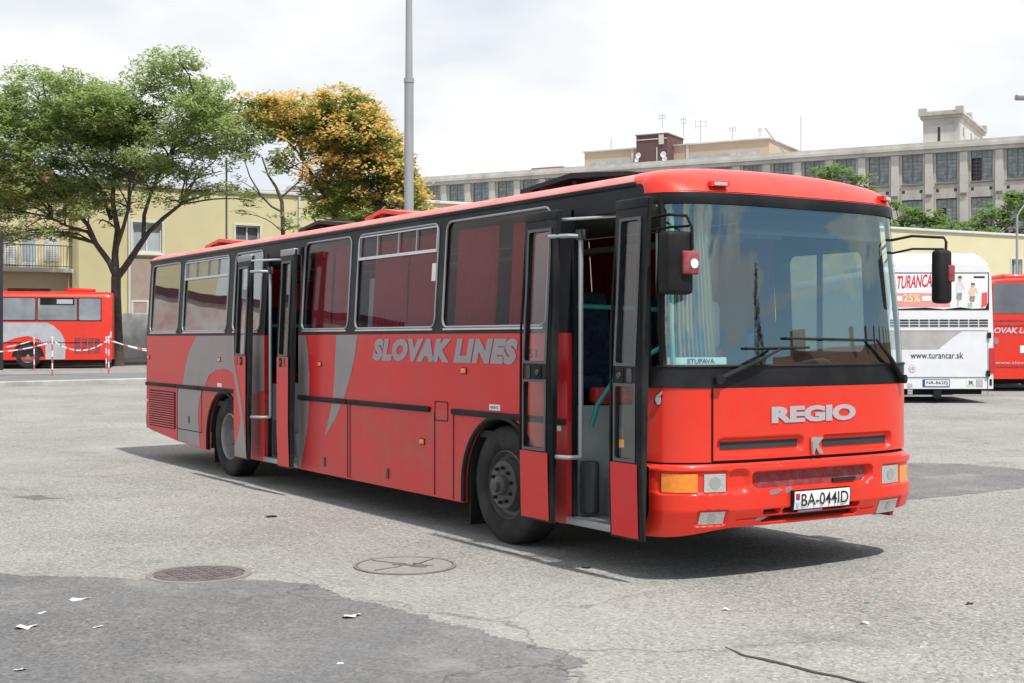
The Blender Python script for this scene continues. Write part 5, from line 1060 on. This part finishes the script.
for k in range(9): mb.box(3+k*6.5, 4, 6.5, 4+k*6.5, 5, 9.2)
mb.build('chimneys', mat('brick', (.25, .1, .07), .9), t)
mb = MB()
for k in range(18): mb.box(1.5+k*3.3, 9.0, 1.2, 3+k*3.3, 9.02, 3); 
mb.build('windows', WGL, t)

# ------------------------------------------------------------------ street furniture
def ringpole(name, loc, label, cat, r, h, m, joint=None, arm=None, group=None):
    t = thing(name, loc, label, cat, ANG, group)
    if joint: MB().tube([(0, 0, -.1), (0, 0, joint)], [r*1.05, r], 16).build('lower_pole', m, t, True); MB().tube([(0, 0, joint), (0, 0, h)], [r*.8, r*.6], 16).build('upper_pole', m, t, True); MB().tube([(0, 0, joint-.08), (0, 0, joint+.04)], r*1.12, 16).build('collar', m, t, True)
    else: MB().tube([(0, 0, -.1), (0, 0, h)], [r, r*.75], 10).build('pole', m, t, True)
    if arm:
        n = 8; L_, up, dr = arm; pts = [(L_*(i/n), 0, h+up*sin(pi/2*i/n)-.02) for i in range(n+1)]; MB().tube(pts, r*.55, 8).build('arm', m, t, True)
        MB().box(L_-.1*dr, -.12, h+up-.1, L_+.6*dr, .12, h+up+.08, .05).build('lamp_head', ALUD, t, True)
    return t
GALV = mat('galvanised_grey', (.36, .36, .37), .55, metal=.2, var=.1, dirt=(.25, .25, .24), dirt_amt=.4, stretch=(1, 1, .3))
p = place(409, 35); ringpole('street_lamp', p, 'thick grey lamp pole rising out of the photo behind the bus', 'street lamp', .122, 12.5, GALV, 8.55-p.z, (1.4, .3, 1))
p = place(226.5, 58); ringpole('metal_pole', p, 'slender pale pole in front of the yellow building left of the orange tree', 'pole', .055, 9.6-p.z, GALV)
p = place(1017, 60); ringpole('street_lamp', p, 'slender grey lamp post with a curved top at the right edge', 'street lamp', .07, 7.3-p.z, GALV, None, (.5, .55, 1))
p = place(1072, 42); t = ringpole('street_lamp', p, 'lamp head reaching in high at the right edge', 'street lamp', .09, 9.2-p.z, GALV, None, (-1.2, .18, -1))
p = place(-0.5, 48); t = thing('dark_post', p, 'dark post cut by the left edge of the photo', 'post', ANG); MB().box(-.10, -.1, -.1, .10, .1, 5.5-p.z, .02).build('post', mat('dark_blue_post', (.02, .024, .035), .5), t, True); MB().box(-.12, -.12, -.1, .12, .12, .1, .02).build('foot', KERB, t, True)
# striped posts and tape
SR = mat('signal_red', (.60, .12, .13), .5, var=.1); SW = mat('signal_white', (.78, .77, .76), .5, var=.05)
posts = [((-45.72, 5.97), 'red and white striped post standing in front of the rear wheel of the red bus'), ((-36.96, 4.58), 'striped post on the near platform, left of the pair of posts'), ((-37.53, 6.29+.25), 'striped post on the near platform by the tail of the red bus'), ((-45.25, 8.58), 'striped post farther back at the tail corner of the red bus')]
tops = []
def make_post():
    r = thing('striped_post', (0, 0, 0), 'x', 'post', 0, 'striped barrier posts'); H = 1.22; n = 6
    MB().tube([(0, 0, -.05), (0, 0, H-.01)], .024, 10).build('post_core', SW, r, True)
    for k in range(0, n, 2): MB().tube([(0, 0, H*k/n), (0, 0, H*(k+1)/n)], .028, 10).build('red_band', SR, r, True)
    MB().lathe((0, 0, H), [(.034, -.02), (.034, .02), (.02, .04), (0, .045)], 12, 'z').build('cap', SW, r, True)
    return r
pr_ = make_post()
for i, ((x, y), lb) in enumerate(posts):
    if i == 0: o = pr_
    else:
        o = pr_.copy(); COL.objects.link(o)
        for ch in pr_.children: c2 = ch.copy(); COL.objects.link(c2); c2.parent = o
    z = gz(x, y)+(.135 if -37.6 < x < -33.7 else 0); o.location = (x, y, z); o['label'] = lb; tops.append(Vector((x, y, z+1.15)))
def tape(a, b, sag, label):
    n = 24; mb = MB(); P = [a.lerp(b, i/n)-Vector((0, 0, sag*4*(i/n)*(1-i/n))) for i in range(n+1)]
    for p in P: mb.v += [tuple(p+Vector((dx, 0, dz))) for dx, dz in ((0, -.02), (0, .02), (.004, .02), (.004, -.02))]
    mb.f = [(4*i+k, 4*i+4+k, 4*i+4+(k+1) % 4, 4*i+(k+1) % 4) for i in range(n) for k in range(4)]
    o = mb.build('barrier_tape', SW); o.data.materials.append(SR)
    for q, pl_ in enumerate(o.data.polygons): pl_.material_index = 0 if (q//4) % 3 else 1
    centred(o, label, 'barrier tape')
tape(tops[1], tops[2], .35, 'sagging red and white tape between the two near posts'); tape(tops[0], tops[1], .08, 'short tape running from the near left post back to the far left post')
tape(tops[0], Vector((-45.9, 2.0, tops[0].z)), .35, 'tape running from the far left post out of the left edge of the photo'); tape(tops[2], tops[3], .05, 'short tape joining the two posts at the bus tail')
tape(tops[3], Vector((-45.5, 13.5, tops[3].z-.5)), .25, 'tape sagging rightwards from the rear right post towards the concrete wall')
tape(tops[2], Vector((-39.5, 11.0, tops[2].z-.4)), .3, 'lower tape sagging rightwards from the near right post behind the big bus')
tape(tops[1]-Vector((0, 0, .05)), Vector((-38.2, 1.2, tops[1].z-.1)), .3, 'tape from the near left post out of the left edge')
